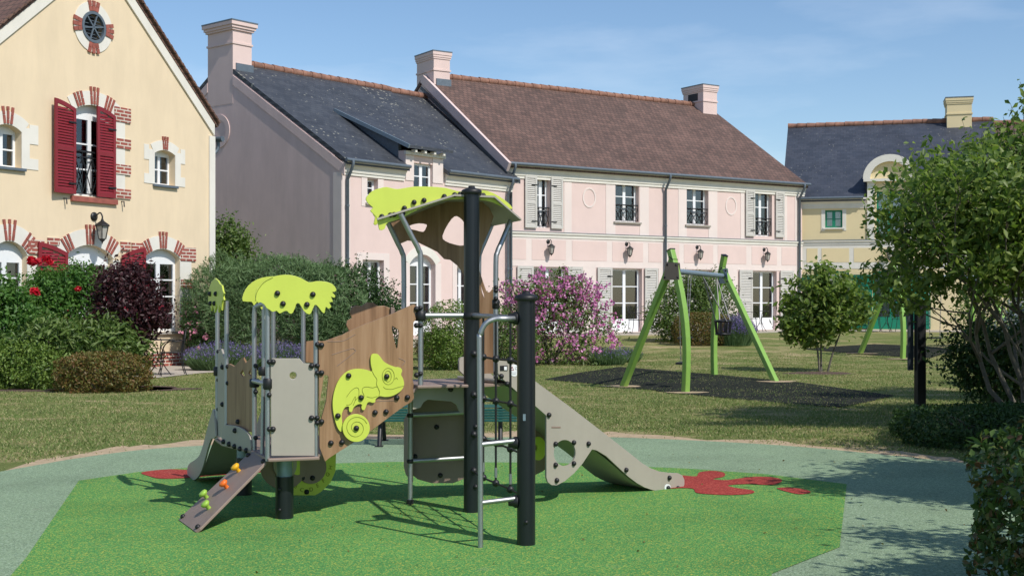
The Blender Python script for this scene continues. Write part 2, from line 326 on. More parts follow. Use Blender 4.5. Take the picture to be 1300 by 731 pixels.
# ------------------------------------------------------------------ ground, play surface, paths
def sheet(name, pts, z, mat, kind='structure', thick=0):
    mb = MB(); mb.plate(pts, [], lambda a, b, t: Vector((a, b, t)), z-thick, z) if thick else None
    if not thick:
        tri = tessellate_polygon([[Vector((p[0], p[1], 0)) for p in pts]]); mb.add([(p[0], p[1], z) for p in pts], [tuple(t) for t in tri])
    o = mb.build(name, mat); o['kind'] = kind; return o
xs = [-400, -150, -80, -50]+list(np.arange(-40, 41, 2.0))+[50, 80, 150, 400]
ys = [-60, -20, -8]+list(np.arange(0, 60, 1.0))+[60, 70, 90, 150, 300, 700]
gm = MB(); gm.add([(x, y, gz(x, y)) for y in ys for x in xs], [(j*len(xs)+i, j*len(xs)+i+1, (j+1)*len(xs)+i+1, (j+1)*len(xs)+i) for j in range(len(ys)-1) for i in range(len(xs)-1)], True)
o = gm.build('lawn_ground', M['lawn']); o['kind'] = 'structure'
def G2(l): return [tuple(GP(*p)[:2]) for p in l]
back_px = [(0, 600), (50, 591), (100, 582.5), (180, 572), (260, 566.5), (360, 562), (480, 558.5), (600, 556.5), (700, 555.5), (780, 556), (900, 561), (1000, 567), (1100, 576), (1235, 590)]
edge = smooth(G2(back_px), 4, False)
rub = [(-7.5, 5.5), (-7.5, -2), (6.5, -2), (6.8, 8)]
sheet('sage_play_surface', edge+[(5.6, 10.6)]+rub[::-1]+[(-6.2, 9.4)], .012, M['epdm2'])
gpx = [(250, 594.5), (500, 588), (700, 589), (880, 597), (975, 604), (1075, 616.5), (1066, 697)]
sheet('green_play_surface', G2([(100, 612), (175, 601)]+gpx)+[tuple(GP(980, 731)[:2]), (1.1, 5.6), (0, 5.2), (-2.4, 5.3)]+G2([(33, 711)]), .016, M['epdm'])
spl = smooth(G2([(845, 604), (868, 606), (884, 607), (888, 602), (905, 600), (919, 602.5), (919, 607.5), (905, 610.5), (922, 612), (937, 610), (960, 607.5), (985, 609), (993, 613), (980, 618), (950, 617), (925, 618.5), (932, 621.5), (955, 625), (955, 629), (930, 631), (900, 630), (884, 628), (880, 623), (866, 622), (845, 621)]), 4)
sheet('red_splash_marking', spl, .020, M['epdm3'])
sheet('red_splash_marking', smooth(G2([(986, 622.5), (1000, 621.5), (1022, 624), (1029, 628), (1015, 630), (1000, 627)]), 4), .020, M['epdm3'])
sheet('red_splash_marking', smooth(G2([(180, 602), (215, 598), (250, 599), (300, 594), (330, 596), (330, 602), (270, 606), (240, 609), (205, 610), (190, 607)]), 4), .020, M['epdm3'])
# dry soil strip round the play surface, ragged outer edge
out = []
for i, p in enumerate(edge):
    w = .36+.20*math.sin(i*.9)+.12*math.sin(i*2.3+1)+random.uniform(-.05, .09)
    out.append((p[0]*(1+.0*w), p[1]+max(.14, w)+.38*sst((40-i)/40)))
sheet('dry_soil_strip', edge+out[::-1], .006, M['soil'])
def blob(px, py, rx, ry, z=.006, name='bare_soil', mat='soil', n=26):
    c = GP(px, py); ph = random.random()*6
    sheet(name, [(c.x+rx*math.cos(t)*(1+.16*math.sin(3*t+ph)+random.uniform(-.07, .07)), c.y+ry*math.sin(t)*(1+.16*math.sin(2*t+ph)+random.uniform(-.07, .07))) for t in [2*math.pi*i/n for i in range(n)]], gz(c.x, c.y)+z, M[mat])
def mat_sheet(pxs):
    p3 = [GP(*p) for p in pxs]; mb = MB(); o = Vector(p3[0])
    tri = tessellate_polygon([[Vector((p.x, p.y, 0)) for p in p3]]); mb.add([(p.x, p.y, gz(p.x, p.y)+.012) for p in p3], [tuple(t) for t in tri])
    ob = mb.build('rubber_mat_ground', M['mat']); ob['kind'] = 'structure'; return [(p.x, p.y) for p in p3]
MAT1 = mat_sheet([(690, 482), (738, 473), (787, 466), (900, 475), (1010, 485), (1135, 502.5), (1105, 510), (1068, 517.5), (1000, 513), (860, 500), (780, 490)])
MAT2 = mat_sheet([(1018, 443), (1060, 440), (1110, 437), (1165, 439), (1215, 444), (1180, 455), (1120, 452), (1060, 447)])
for a in ((789, 491, .38, .22), (872, 499, .35, .18), (988, 485, .35, .22), (1092, 449, .4, .25), (1145, 456, .4, .25)): blob(*a, z=.016)
blob(1043, 474, .75, .55, name='tree_soil', mat='mulch')
blob(620, 459, 1.6, 1.0, name='tree_soil', mat='mulch')
for x, w in ((-3.6, .16), (3.2, .15), (1.1, .2)): pass

# ------------------------------------------------------------------ houses: builders in facade-local space
def band(root, s0, s1, z0, z1, y=-.012, mat='white', name='plaster_band', d=.03):
    return MB().box(s0, s1, y, y+d, z0, z1).build(name, M[mat], root, off=False)
def band_many(root, rects, y=-.012, mat='white', name='plaster_band', d=.02):
    for s0, s1, z0, z1 in rects: MB().box(s0, s1, y, y+d, z0, z1).build(name, M[mat], root, off=False)
def window(root, s0, s1, z0, z1, cols=2, rows=3, rise=0, y=.16, fr=.045, ins=.025, mat='whitepaint', kind='window', panel=0, sill=None, curtain=1, surround=None, bal=None, sillw=.08, top_fill=0):
    mull = fr*1.5 if cols == 2 else .03
    holes = []; zt = z1-rise-top_fill; zb = z0+fr+(panel or 0)
    gw = (s1-s0-2*fr-(mull if cols > 1 else 0)*(cols-1))/cols
    for c in range(cols):
        a = s0+fr+c*(gw+mull)+ins; b = a+gw-2*ins
        gh = (zt-fr-zb)/rows
        for r in range(rows): holes.append([(a, zb+r*gh+.016), (b, zb+r*gh+.016), (b, zb+(r+1)*gh-.016), (a, zb+(r+1)*gh-.016)])
    w = MB().plate(arch(s0, s1, z0, z1, rise), holes, LOC, y, y+.055).build(kind, M[mat], root, off=False)
    MB().plate([(s0+.02, zb), (s1-.02, zb), (s1-.02, zt-fr), (s0+.02, zt-fr)], [], LOC, y+.024, y+.030).build('pane', M['glass'], w, off=False)
    if curtain:
        mb = MB(); wd = s1-s0
        for a, b in (((s0+.05, s0+wd*.36), (s1-wd*.40, s1-.05)) if curtain == 1 else ((s0+.05, s1-.05),)):
            n = max(6, int((b-a)/.02)); vs = []
            for i in range(n+1):
                x = a+(b-a)*i/n; yy = y+.11+.022*math.sin(i*1.15+s0*3); vs += [(x, yy, zb), (x, yy, zt)]
            mb.add(vs, [(2*i, 2*i+2, 2*i+3, 2*i+1) for i in range(n)], True)
        mb.build('curtain', M['curtain'], w, off=False)
    if sill: MB().box(s0-sillw, s1+sillw, -.07, y, z0-.06, z0-.002).build('sill', M[sill], w, off=False, bevel=.006)
    if bal:
        zr = z0+bal; mb = MB(); yb = .05 if y > .1 else -.05
        mb.bar((s0, yb, zr), (s1, yb, zr), .05, .035); mb.bar((s0, yb, zr-.12), (s1, yb, zr-.12), .02, .02); mb.bar((s0, yb, z0+.05), (s1, yb, z0+.05), .02, .02)
        n = 4
        for i in range(n):
            a = s0+(s1-s0)*i/n; b = s0+(s1-s0)*(i+1)/n
            mb.bar((a, yb, z0+.05), (b, yb, zr-.12), .014, .014); mb.bar((b, yb, z0+.05), (a, yb, zr-.12), .014, .014)
            mb.bar((b, yb, z0+.05), (b, yb, zr), .016, .016)
        mb.build('railing', M['iron'], w, off=False)
    return w
def shutter(root, s0, s1, z0, z1, mat, rise=0, side=0, y=-.05, tilt=0.0, hinge=None):
    """louvred shutter; side -1/1 = arched top rising towards that side's neighbour opening"""
    w = s1-s0; st = .075; zt = lambda s: z1-(rise*((s-s0)/w if side < 0 else (s1-s)/w)**0.0 if 0 else 0)
    if rise: zf = lambda s: z1-rise*(((s1-s)/w)**1.6 if side < 0 else ((s-s0)/w)**1.6)
    else: zf = lambda s: z1
    mid = z0+(z1-z0)*.48; holes = []
    rails = [z0+.09, mid-.045, mid+.045]
    def top(a, b, n=8): return [(b+(a-b)*i/n, zf(b+(a-b)*i/n)-.09) for i in range(n+1)]
    holes.append([(s0+st, rails[0]), (s1-st, rails[0]), (s1-st, rails[1]), (s0+st, rails[1])])
    holes.append([(s0+st, rails[2]), (s1-st, rails[2])]+top(s0+st, s1-st))
    outl = [(s0, z0), (s1, z0)]+[(s1+(s0-s1)*i/8, zf(s1+(s0-s1)*i/8)) for i in range(9)]
    hx = s0 if hinge is None or hinge < 0 else s1
    def T(v):
        dx = v.x-hx; c, s = math.cos(tilt), math.sin(tilt); yy = v.y-y
        return Vector((hx+dx*c-yy*s*(1 if dx >= 0 else 1), y+yy*c-abs(dx)*s, v.z))
    mb = MB().plate(outl, holes, lambda a, b, t: T(Vector((a, t, b))), y-.035, y)
    for lo, hi in ((rails[0], rails[1]), (rails[2], z1-.09)):
        n = int((hi-lo)/.058)
        for i in range(n):
            z = lo+(i+.5)*(hi-lo)/n
            if z > min(zf(s0+st), zf(s1-st))-.12 and rise:
                ss = [s0+st+(w-2*st)*k/12 for k in range(13) if zf(s0+st+(w-2*st)*k/12)-.09 > z+.02]
                if len(ss) < 2: continue
                a, b = ss[0], ss[-1]
            else: a, b = s0+st, s1-st
            mb.add([T(Vector(v)) for v in ((a, y-.030, z-.028), (b, y-.030, z-.028), (b, y-.006, z+.022), (a, y-.006, z+.022), (a, y-.022, z-.034), (b, y-.022, z-.034), (b, y+.000, z+.014), (a, y+.000, z+.014))], [(0, 1, 2, 3), (7, 6, 5, 4), (0, 4, 5, 1), (2, 6, 7, 3)])
    o = mb.build('shutter', mat, root, off=False)
    hs = s1 if hinge and hinge > 0 else s0
    for z in (z0+.22, z1-.3-rise): hg = MB(); hg.box(min(hs, hs+(.22 if hs == s0 else -.22)), max(hs, hs+(.22 if hs == s0 else -.22)), y-.048, y-.036, z-.016, z+.016, f=T if tilt else None); hg.build('hinge', M['iron'], o, off=False)
    return o
def house_body(root, L_, D, E, RD, wallmats, holes, y0=.0, thick=.28, gable_mat=None, front_outl=None):
    """gable-ended shell; ridge along s at depth D/2; RD = ridge height"""
    f = MB().plate(front_outl or [(0, -.5), (L_, -.5), (L_, E), (0, E)], holes, LOC, 0, thick); f.build('front_wall', wallmats[0], root, off=False)
    gp = [(thick, -.5), (D, -.5), (D, E), (D/2, RD), (thick, E+(RD-E)*thick/(D/2))]
    MB().plate(gp, [], lambda a, b, t: Vector((t, a, b)), 0, thick).build('gable_wall', gable_mat or wallmats[1], root, off=False)
    MB().plate(gp, [], lambda a, b, t: Vector((t, a, b)), L_-thick, L_).build('gable_wall', wallmats[1], root, off=False)
    MB().box(thick, L_-thick, D-thick, D-.003, -.5, E-.003).build('rear_wall', wallmats[1], root, off=False)
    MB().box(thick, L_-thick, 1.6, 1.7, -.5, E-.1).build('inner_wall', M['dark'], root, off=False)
def roof(root, s0, s1, D, E, RD, mat, eo=.28, t=.13, lift=.02, name='roof', notch=None):
    k = (RD-E)/(D/2); mb = MB()
    for sg in (0, 1):
        def f(a, b, tt): yy = b if sg == 0 else D-b; return Vector((a, yy, E+k*b+tt))
        nt = [(notch[0], -eo), (notch[0], notch[2]), (notch[1], notch[2]), (notch[1], -eo)] if notch and sg == 0 else []
        mb.plate([(s0, -eo)]+nt+[(s1, -eo), (s1, D/2), (s0, D/2)], [], f, lift, lift+t)
    return mb.build(name, mat, root, off=False)
def ridge_tiles(parent, p0, p1, r=.12, step=.38, mat='ridge'):
    p0 = Vector(p0); p1 = Vector(p1); n = max(1, int((p1-p0).length/step)); mb = MB()
    for i in range(n):
        a = p0.lerp(p1, i/n); b = p0.lerp(p1, (i+1.06)/n); dz = Vector((0, 0, random.uniform(-.006, .006)))
        mb.tube([a+dz, b+dz], [r*1.12, r*.92], 10)
    return mb.build('ridge_tiles', M[mat], parent, off=False)
def chimney(parent, s0, s1, y0, y1, z0, z1, mat, flare=.06):
    h = z1-z0; mb = MB(); mb.box(s0, s1, y0, y1, z0, z1-.10)
    def ring(za, zb, p): mb.box(s0-p, s1+p, y0-p, y1+p, za, zb)
    ring(z1-.72, z1-.66, .03); ring(z1-.30, z1-.24, flare*.4); ring(z1-.24+.001, z1-.16, flare*.7); ring(z1-.16+.001, z1-.05, flare)
    c = mb.build('chimney', M[mat], parent, off=False)
    MB().box(s0-flare-.01, s1+flare+.01, y0-flare-.01, y1+flare+.01, z1-.049, z1-.01).build('chimney_cap', M['zinc'], c, off=False)
    return c
def gutter(root, s0, s1, z, y=-.33, r=.05):
    y = y+.06
    MB().tube([(s0, y, z), (s1, y, z)], r, 12).build('gutter', M['zinc'], root, off=False)
def downpipe(root, s, z0, z1, y=-.07, top=-.27, swan=True, r=.045):
    pts = [(s, top, z1), (s, top, z1-.12), (s, (top+y)/2, z1-.32), (s, y, z1-.5), (s, y, z0)]
    mb = MB(); mb.tube(smooth(pts[:4], 4, False)+[pts[4]], r, 10)
    for z in np.arange(z0+.5, z1-.6, 1.6): mb.tube([(s, y, z), (s, y, z+.05)], r+.012, 10)
    mb.build('downpipe', M['zinc'], root, off=False)
def cornice(root, s0, s1, z0, z1, mat='white', p=.22):
    h = z1-z0; prof = [(0, z0), (-.035, z0), (-.035, z0+h*.18), (-.06, z0+h*.2), (-.075, z0+h*.45), (-.12, z0+h*.6), (-p*.8, z0+h*.82), (-p, z0+h*.84), (-p, z1), (0, z1)]
    MB().plate(prof, [], lambda a, b, t: Vector((t, a, b)), s0, s1).build('cornice', M[mat], root, off=False)
def stringcourse(root, s0, s1, z, h=.15, mat='white', lmat='zinc'):
    prof = [(0, z-h), (-.03, z-h), (-.035, z-h*.5), (-.07, z-h*.35), (-.075, z), (0, z)]
    o = MB().plate(prof, [], lambda a, b, t: Vector((t, a, b)), s0, s1).build('string_course', M[mat], root, off=False)
    MB().box(s0, s1, -.085, -.001, z+.001, z+.018).build('flashing', M[lmat], o, off=False)
def lantern(fr, px, py, label, group, size=.42):
    s, z = fr.px(px, py); w = fr.w(s, z, 0)
    t = thing('wall_lantern', label, 'wall lantern', (w.x, w.y, w.z), fr.rz, group)
    k = size/.42
    mb = MB(); mb.lathe((0, -.001, 0), [(.065*k, 0), (.065*k, .02), (.03*k, .035)], 14, (0, -1, 0))
    arm = smooth([(0, -.03*k, 0), (0, -.10*k, .045*k), (0, -.14*k, .045*k), (0, -.17*k, 0), (0, -.17*k, -.04*k)], 5, False); mb.tube(arm, .011*k, 8)
    mb.build('bracket', M['iron'], t, off=False)
    c = Vector((0, -.17*k, 0)); h = MB()
    h.lathe(c, [(.012*k, -.03*k), (.03*k, -.07*k), (.115*k, -.125*k), (.12*k, -.14*k), (.10*k, -.145*k)], 6)
    h.lathe(c, [(.050*k, -.325*k), (.045*k, -.345*k), (.015*k, -.37*k), (.004*k, -.40*k)], 6)
    for i in range(6):
        a = 2*math.pi*i/6; d = Vector(c.orthogonal())
        ax = Vector((0, 0, 1)).orthogonal().normalized(); bx = Vector((0, 0, 1)).cross(ax); q = ax*math.cos(a)+bx*math.sin(a)
        h.bar(c+q*.096*k+Vector((0, 0, -.14*k)), c+q*.056*k+Vector((0, 0, -.33*k)), .009*k, .009*k)
    h.build('lamp_head', M['iron'], t, off=False)
    MB().lathe(c, [(.088*k, -.145*k), (.050*k, -.325*k)], 6).build('lamp_glass', M['lampglass'], t, off=False)
    return t

# ------------------------------------------------------------------ yellow gabled house at the left
FY = Frame((-7.22, 30.3), (.469, .883))
def Y(px, py): return FY.px(px, py)
yh = thing('gabled_house', 'cream yellow gabled house with red shutters and brick arches, behind the rose bushes', 'house', (FY.o.x, FY.o.y, 0), FY.rz)
a1, b1 = Y(168.6, 0), Y(272, 161); kR = (b1[1]-a1[1])/(b1[0]-a1[0])
a2, b2 = Y(0, 38), Y(47, 0); kL = (b2[1]-a2[1])/(b2[0]-a2[0])
apx = (a2[1]-a1[1]+kR*a1[0]-kL*a2[0])/(kR-kL); apz = a1[1]+kR*(apx-a1[0])
sR = 0.06; zE = apz+kR*(sR-apx); sL = 2*apx-sR; zEL = apz+kL*(sL-apx)
print('YELLOW apex', apx, apz, 'right eave', zE, 'left', sL, zEL, 'slopes', kR, kL)
def rect(f, x0, x1, yt, yb, ref=None):                   # pixel box -> (s0, s1, z0, z1) measured at its centre line
    s0 = f(x0, yb)[0]; s1 = f(x1, yb)[0]; xm = (x0+x1)/2; return s0, s1, f(xm, yb)[1], f(xm, yt)[1]
vc = Y(118, 35); vr = .42
wfr = rect(Y, 93.8, 143.5, 134, 250); wsl = rect(Y, -9, 27, 158, 212); wsr = rect(Y, 196, 222, 191, 235)
wg1 = rect(Y, -12, 34, 306, 418); wg2 = rect(Y, 83, 143, 311, 421); wg3 = rect(Y, 184, 228, 316, 421)
yholes = [arch(*wfr, .16), arch(*wsl, .12), arch(*wsr, .09), arch(*wg1, .26), arch(*wg2, .26), arch(*wg3, .2), circle(vc[0], vc[1], vr*.78)]
for h in yholes: h.reverse
MB().plate([(sL, -.4), (sR, -.4), (sR, zE), (apx, apz), (sL, zEL)], yholes, LOC, 0, .3).build('front_wall', M['cream'], yh, off=False)
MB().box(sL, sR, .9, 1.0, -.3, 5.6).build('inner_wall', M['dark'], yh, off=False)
MB().box(sR-.3, sR, .303, 10, -.4, zE-.05).build('side_wall', M['cream'], yh, off=False)
MB().box(sL, sL+.3, .303, 10, -.4, zEL-.05).build('side_wall', M['cream'], yh, off=False)
rm = MB()
for (sa, za, sb, zb) in ((apx, apz, sR, zE), (apx, apz, sL, zEL)):
    d = Vector((sb-sa, zb-za)).normalized(); e = Vector((sb, zb))+d*.11; nrm = Vector((-d.y, d.x)) if d.x > 0 else Vector((d.y, -d.x))
    rm.plate([(sa, za+.03), (e.x, e.y+.03), (e.x+nrm.x*.11, e.y+.03+nrm.y*.11), (sa, za+.03+.11/abs(nrm.y if nrm.y else 1))], [], LOC, -.06, 10.2)
rm.build('roof', M['tileY'], yh, off=False)
tl = MB()                                                # tile ends along the rakes
for (sa, za, sb, zb) in ((apx, apz, sR+.09, zE+kR*.09), (apx, apz, sL-.09, zEL-kL*.09)):
    n = int(math.hypot(sb-sa, zb-za)/.17)
    for i in range(n):
        s = sa+(sb-sa)*(i+.5)/n; z = za+(zb-za)*(i+.5)/n; dx = (sb-sa)/n*.56; dz = (zb-za)/n*.56
        tl.bar((s-dx, -.08, z-dz+.175), (s+dx, -.08, z+dz+.145), .11, .035, up=(0, 1, 0) if 0 else (0, 0, 1))
tl.build('verge_tiles', M['ridge'] if 0 else M['tileY'], yh, off=False)
rk = MB()
for (sb, zb) in ((sR, zE), (sL, zEL)): 
    rk.plate([(apx, apz+.02), (sb, zb+.02), (sb, zb-.25), (apx, apz-.27)] if sb > apx else [(apx, apz-.27), (sb, zb-.25), (sb, zb+.02), (apx, apz+.02)], [], LOC, -.045, -.003)
rk.box(sR-.17, sR+.025, -.04, -.003, .0, zE-.27); rk.build('rake_board', M['white'], yh, off=False)
MB().tube([(sR+.28, -.05, zE-.30), (sR+.28, 10, zE-.30)], .07, 10).build('gutter', M['zinc'], yh, off=False)
MB().tube(smooth([(sR+.28, .10, zE-.34), (sR+.28, .12, zE-.55), (sR+.12, .2, zE-.75), (sR+.07, .3, zE-.95)], 4, False)+[(sR+.07, .3, .0)], .045, 10).build('downpipe', M['zinc'], yh, off=False)
MB().box(sL, sR-.002, -.05, -.002, -.3, Y(230, 446)[1]).build('brick_base', M['brick'], yh, off=False)
# windows with their surrounds
def archring(root, s0, s1, z1, rise, wd, keys, z0=None, jambs=None, kw=.2, brick_jamb=True):
    """white segmental ring with fanned brick keys above an opening"""
    w = (s1-s0)/2; rad = (w*w+rise*rise)/(2*rise); c = (s0+s1)/2; cz = z1-rad; am = math.asin(w/rad)*1.04
    mb = MB(); n = 16
    outl = [(c+rad*math.sin(a), cz+rad*math.cos(a)) for a in [-am+2*am*i/n for i in range(n+1)]]+[(c+(rad+wd)*math.sin(a), cz+(rad+wd)*math.cos(a)) for a in [am-2*am*i/n for i in range(n+1)]]
    mb.plate(outl, [], LOC, -.015, -.002)
    o = mb.build('arch_surround', M['white'], root, off=False)
    for ka in keys:
        kb = MB()
        for j, dj in enumerate((-.075, 0, .075)):
            th = ka*am+dj/rad*kw/.2; ext = .10 if abs(ka) < .1 else .02
            d = Vector((math.sin(th), 0, math.cos(th))); p = Vector((c, -.021, cz))
            r0, r1 = rad+.01, rad+wd+ext; cuts = [r0, r0+(r1-r0)*.5, r1] if j != 1 else [r0, r0+(r1-r0)*.25, r0+(r1-r0)*.75, r1]
            for a, b in zip(cuts[:-1], cuts[1:]): kb.bar(p+d*(a+.006), p+d*(b-.006), .032, .055*kw/.2, up=(0, 1, 0)) if 0 else kb.bar(p+d*(a+.006), p+d*(b-.006), .052*kw/.2, .03, up=(0, 1, 0))
        kb.build('brick_key', M['brickred'], root, off=False)
    return o
def quoins(root, s0, s1, zlist):
    for a, b in zlist: MB().box(s0, s1, -.035, -.002, a, b).build('brick_quoin', M['brick'], root, off=False)
for (w_, rise, wd, keys) in ((wfr, .16, .30, (-.62, 0, .62)), (wsl, .12, .26, (0,)), (wsr, .09, .22, (0,)), (wg1, .26, .34, (0, .72)), (wg2, .26, .34, (-.72, 0, .72)), (wg3, .2, .30, (-.72, 0, .72))):
    archring(yh, w_[0], w_[1], w_[3], rise, wd, keys, kw=.2 if wd > .25 else .14)
def jamb(w_, k=.26, below=.0, rise=.1, yb=-.014):
    band_many(yh, [(w_[0]-k, w_[0]-.001, w_[2]-below, w_[3]-rise), (w_[1]+.001, w_[1]+k, w_[2]-below, w_[3]-rise)], y=-.014, d=.012)
jamb(wsl, .2, 0, .02); jamb(wsr, .18, 0, .02)
band_many(yh, [(wsl[1]+.2, wsl[1]+.42, wsl[3]-.33, wsl[3]+.06), (wsl[1]+.2, wsl[1]+.42, wsl[2], wsl[2]+.22), (wsr[0]-.33, wsr[0]-.181, wsr[3]-.26, wsr[3]+.08), (wsr[1]+.181, wsr[1]+.33, wsr[3]-.26, wsr[3]+.08), (wsr[0]-.33, wsr[0]-.181, wsr[2], wsr[2]+.22), (wsr[1]+.181, wsr[1]+.33, wsr[2], wsr[2]+.22)], y=-.013, d=.011)
window(yh, *wfr, cols=2, rows=3, rise=.16, y=.13, bal=.95, top_fill=.10, fr=.04, ins=.018); window(yh, *wsl, cols=2, rows=2, rise=.12, sill='zinc', y=.18, fr=.035, ins=.015); window(yh, *wsr, cols=2, rows=2, rise=.09, sill='zinc', y=.18, sillw=.06, fr=.03, ins=.012)
window(yh, *wg1, cols=2, rows=4, rise=.26, y=.14, top_fill=.1); window(yh, *wg2, cols=2, rows=4, rise=.26, y=.14, top_fill=.1); window(yh, *wg3, cols=2, rows=4, rise=.2, y=.14, sill='stone', top_fill=.08, sillw=.14)
band_many(yh, [(wfr[0]-.10, wfr[1]+.08, wfr[2]-.13, wfr[2]-.02)], y=-.07, mat='brickred', name='brick_sill', d=.07)
zq = lambda x, l: [(Y(x, b)[1], Y(x, a)[1]) for a, b in l]
quoins(yh, wfr[1]+.02, wfr[1]+.50, zq(152, [(136.5, 155), (176, 188.5), (209, 221.5), (240, 252)]))
quoins(yh, wfr[0]-1.05, wfr[0]-.6, zq(80, [(122, 130)])) if 0 else None
band_many(yh, [(wfr[1]+.002, wfr[1]+.34, Y(148, 250)[1], Y(148, 145)[1])], y=-.016, d=.014)
quoins(yh, wg3[1]+.02, wg3[1]+.52, zq(232, [(314, 331), (355, 366), (382, 393), (410, 421)]))
quoins(yh, wg3[0]-.42, wg3[0]-.08, zq(178, [(309, 318)])); quoins(yh, wg2[0]-.48, wg2[0]-.18, zq(70, [(302, 311)])); quoins(yh, wg2[1]+.22, wg2[1]+.50, zq(158, [(307, 318)])); quoins(yh, wg1[1]+.02, wg1[1]+.42, zq(37, [(304, 322)]))
band_many(yh, [(wg3[1]+.002, wg3[1]+.38, wg3[2]+.0, wg3[3]-.25), (wg3[0]-.22, wg3[0]-.002, wg3[2], wg3[3]-.25), (wg2[0]-.2, wg2[0]-.002, .9, wg2[3]-.3), (wg2[1]+.002, wg2[1]+.2, .9, wg2[3]-.3), (wg1[1]+.002, wg1[1]+.3, .9, wg1[3]-.3)], y=-.016, d=.014)
# shutters
shutter(yh, Y(63.5, 250)[0], Y(93, 250)[0], Y(78, 245.5)[1], Y(93, 130)[1], M['redpaint'], rise=.14, side=1, tilt=R(6), hinge=1, y=-.05)
shutter(yh, Y(120.3, 250)[0], Y(143.8, 250)[0], Y(132, 251)[1], Y(121, 135)[1], M['redpaint'], rise=.16, side=1, hinge=1)
shutter(yh, Y(46, 330)[0], Y(83, 330)[0], wg2[2], Y(60, 308)[1], M['redpaint'], rise=.2, side=1, hinge=-1)
shutter(yh, Y(152, 330)[0], Y(182, 330)[0], wg2[2], Y(170, 314)[1], M['redpaint'], rise=.2, side=-1, hinge=1)
# round gable vent
MB().plate(circle(vc[0], vc[1], vr*1.28, n=40), [circle(vc[0], vc[1], vr*.78, n=40)], LOC, -.02, -.002).build('vent_surround', M['white'], yh, off=False)
for a0 in (0, 90, 180, 270):
    vb = MB()
    for dj in (-.10, 0, .10):
        th = R(a0)+dj/.44; d = Vector((math.sin(th), 0, math.cos(th))); p = Vector((vc[0], -.027, vc[1]))
        for a, b in ((.345, .45), (.458, .565)): vb.bar(p+d*a, p+d*b, .082, .03, up=(0, 1, 0))
    vb.build('brick_key', M['brickred'], yh, off=False)
vt = MB().plate(circle(vc[0], vc[1], vr*.80, n=36), [circle(vc[0], vc[1], vr*.66, n=36)], LOC, -.045, .02)
for a0 in (20, 80, 140): 
    d = Vector((math.sin(R(a0)), 0, math.cos(R(a0))))*.30; p = Vector((vc[0], -.02, vc[1])); vt.bar(p-d, p+d, .03, .025, up=(0, 1, 0))
for i in range(7): 
    z = -.22+.073*i; hw = math.sqrt(max(0, .27**2-z*z)); vt.bar((vc[0]-hw, .04, vc[1]+z), (vc[0]+hw, .04, vc[1]+z), .05, .012)
v_ = vt.build('vent_grille', M['zinc'], yh, off=False); MB().plate(circle(vc[0], vc[1], vr*.8), [], LOC, .2, .21).build('vent_back', M['dark'], v_, off=False)
for px, py in ((81, 252), (154, 256)):
    s, z = Y(px, py); MB().tube([(s, 0, z), (s, -.08, z), (s+.01, -.08, z-.12)], .014, 6).build('shutter_catch', M['iron'], yh, off=False)
lantern(FY, 119, 275, 'black wall lantern below the first floor window of the yellow gabled house', 'wall lanterns', .62)

# ------------------------------------------------------------------ slate-roofed pink house
F1 = Frame((-.17, 40.0), (.645, .764), .40); F1.o = F1.o-F1.u*6.99
P1_ = lambda px, py: F1.px(px, py)
h1 = thing('terraced_house', 'pink house with dark slate roof, dormer and tall chimney on its bare mauve gable', 'house', (F1.o.x, F1.o.y, .40), F1.rz)
D1, E1, R1, L1 = 10.7, 4.95, 8.22, 6.99
w1a = rect(P1_, 466, 479.5, 227.5, 258); w1b = rect(P1_, 460, 487, 330, 392); w1c = rect(P1_, 520, 552.5, 323, 425); w1d = rect(P1_, 580, 598, 338, 425); wd = rect(P1_, 525, 549, 208, 240)
fh = [arch(*w1a, 0), arch(*w1b, 0), arch(*w1c, .28), arch(*w1d, 0)]
dz0 = wd[2]; ds0, ds1 = P1_(514.5, 230)[0], P1_(562, 230)[0]; dz1 = P1_(540, 194)[1]
fo = [(0, -.5), (L1, -.5), (L1, E1), (ds1, E1), (ds1, dz1), (ds0, dz1), (ds0, E1), (0, E1)]
house_body(h1, L1, D1, E1, R1, (M['pink'], M['pink']), fh+[arch(*wd, 0)], gable_mat=M['shaded'], front_outl=fo)
rf = roof(h1, -.004, L1-.0, D1, E1, R1, M['slate'], eo=.20, notch=(ds0-.01, ds1+.01, .30))
ridge_tiles(rf, (.75, D1/2, R1+.17), (L1, D1/2, R1+.17))
chimney(rf, -.006, .70, 4.82, 6.05, R1-1.2, 9.53, 'pink', .13)
MB().box(.10, .74, 4.78, 6.09, R1-.35, R1+.02).build('flashing', M['zinc'], rf, off=False)
# dormer: shed roof over the front wall's raised part
kk = (R1-E1)/(D1/2); yr = (dz1-E1+.25)/(kk-.16) 
dm = MB(); zt_ = lambda y: dz1+.03+.42*(y+.3)
ye = 2.9
dm.add([(ds0-.14, -.30, zt_(-.3)), (ds1+.14, -.30, zt_(-.3)), (ds1+.14, ye, zt_(ye)), (ds0-.14, ye, zt_(ye)), (ds0-.14, -.30, zt_(-.3)+.09), (ds1+.14, -.30, zt_(-.3)+.09), (ds1+.14, ye, zt_(ye)+.09), (ds0-.14, ye, zt_(ye)+.09)], [(0, 1, 2, 3), (7, 6, 5, 4), (0, 4, 5, 1), (1, 5, 6, 2), (2, 6, 7, 3), (3, 7, 4, 0)])
dr = dm.build('dormer_roof', M['slate'], h1, off=False)
MB().plate([(.28, E1-.2), (ye, E1+kk*ye), (ye, zt_(ye)), (.28, zt_(.28))], [], lambda a, b, t: Vector((t, a, b)), ds0, ds0+.12).build('dormer_cheek', M['zinc'], dr, off=False)
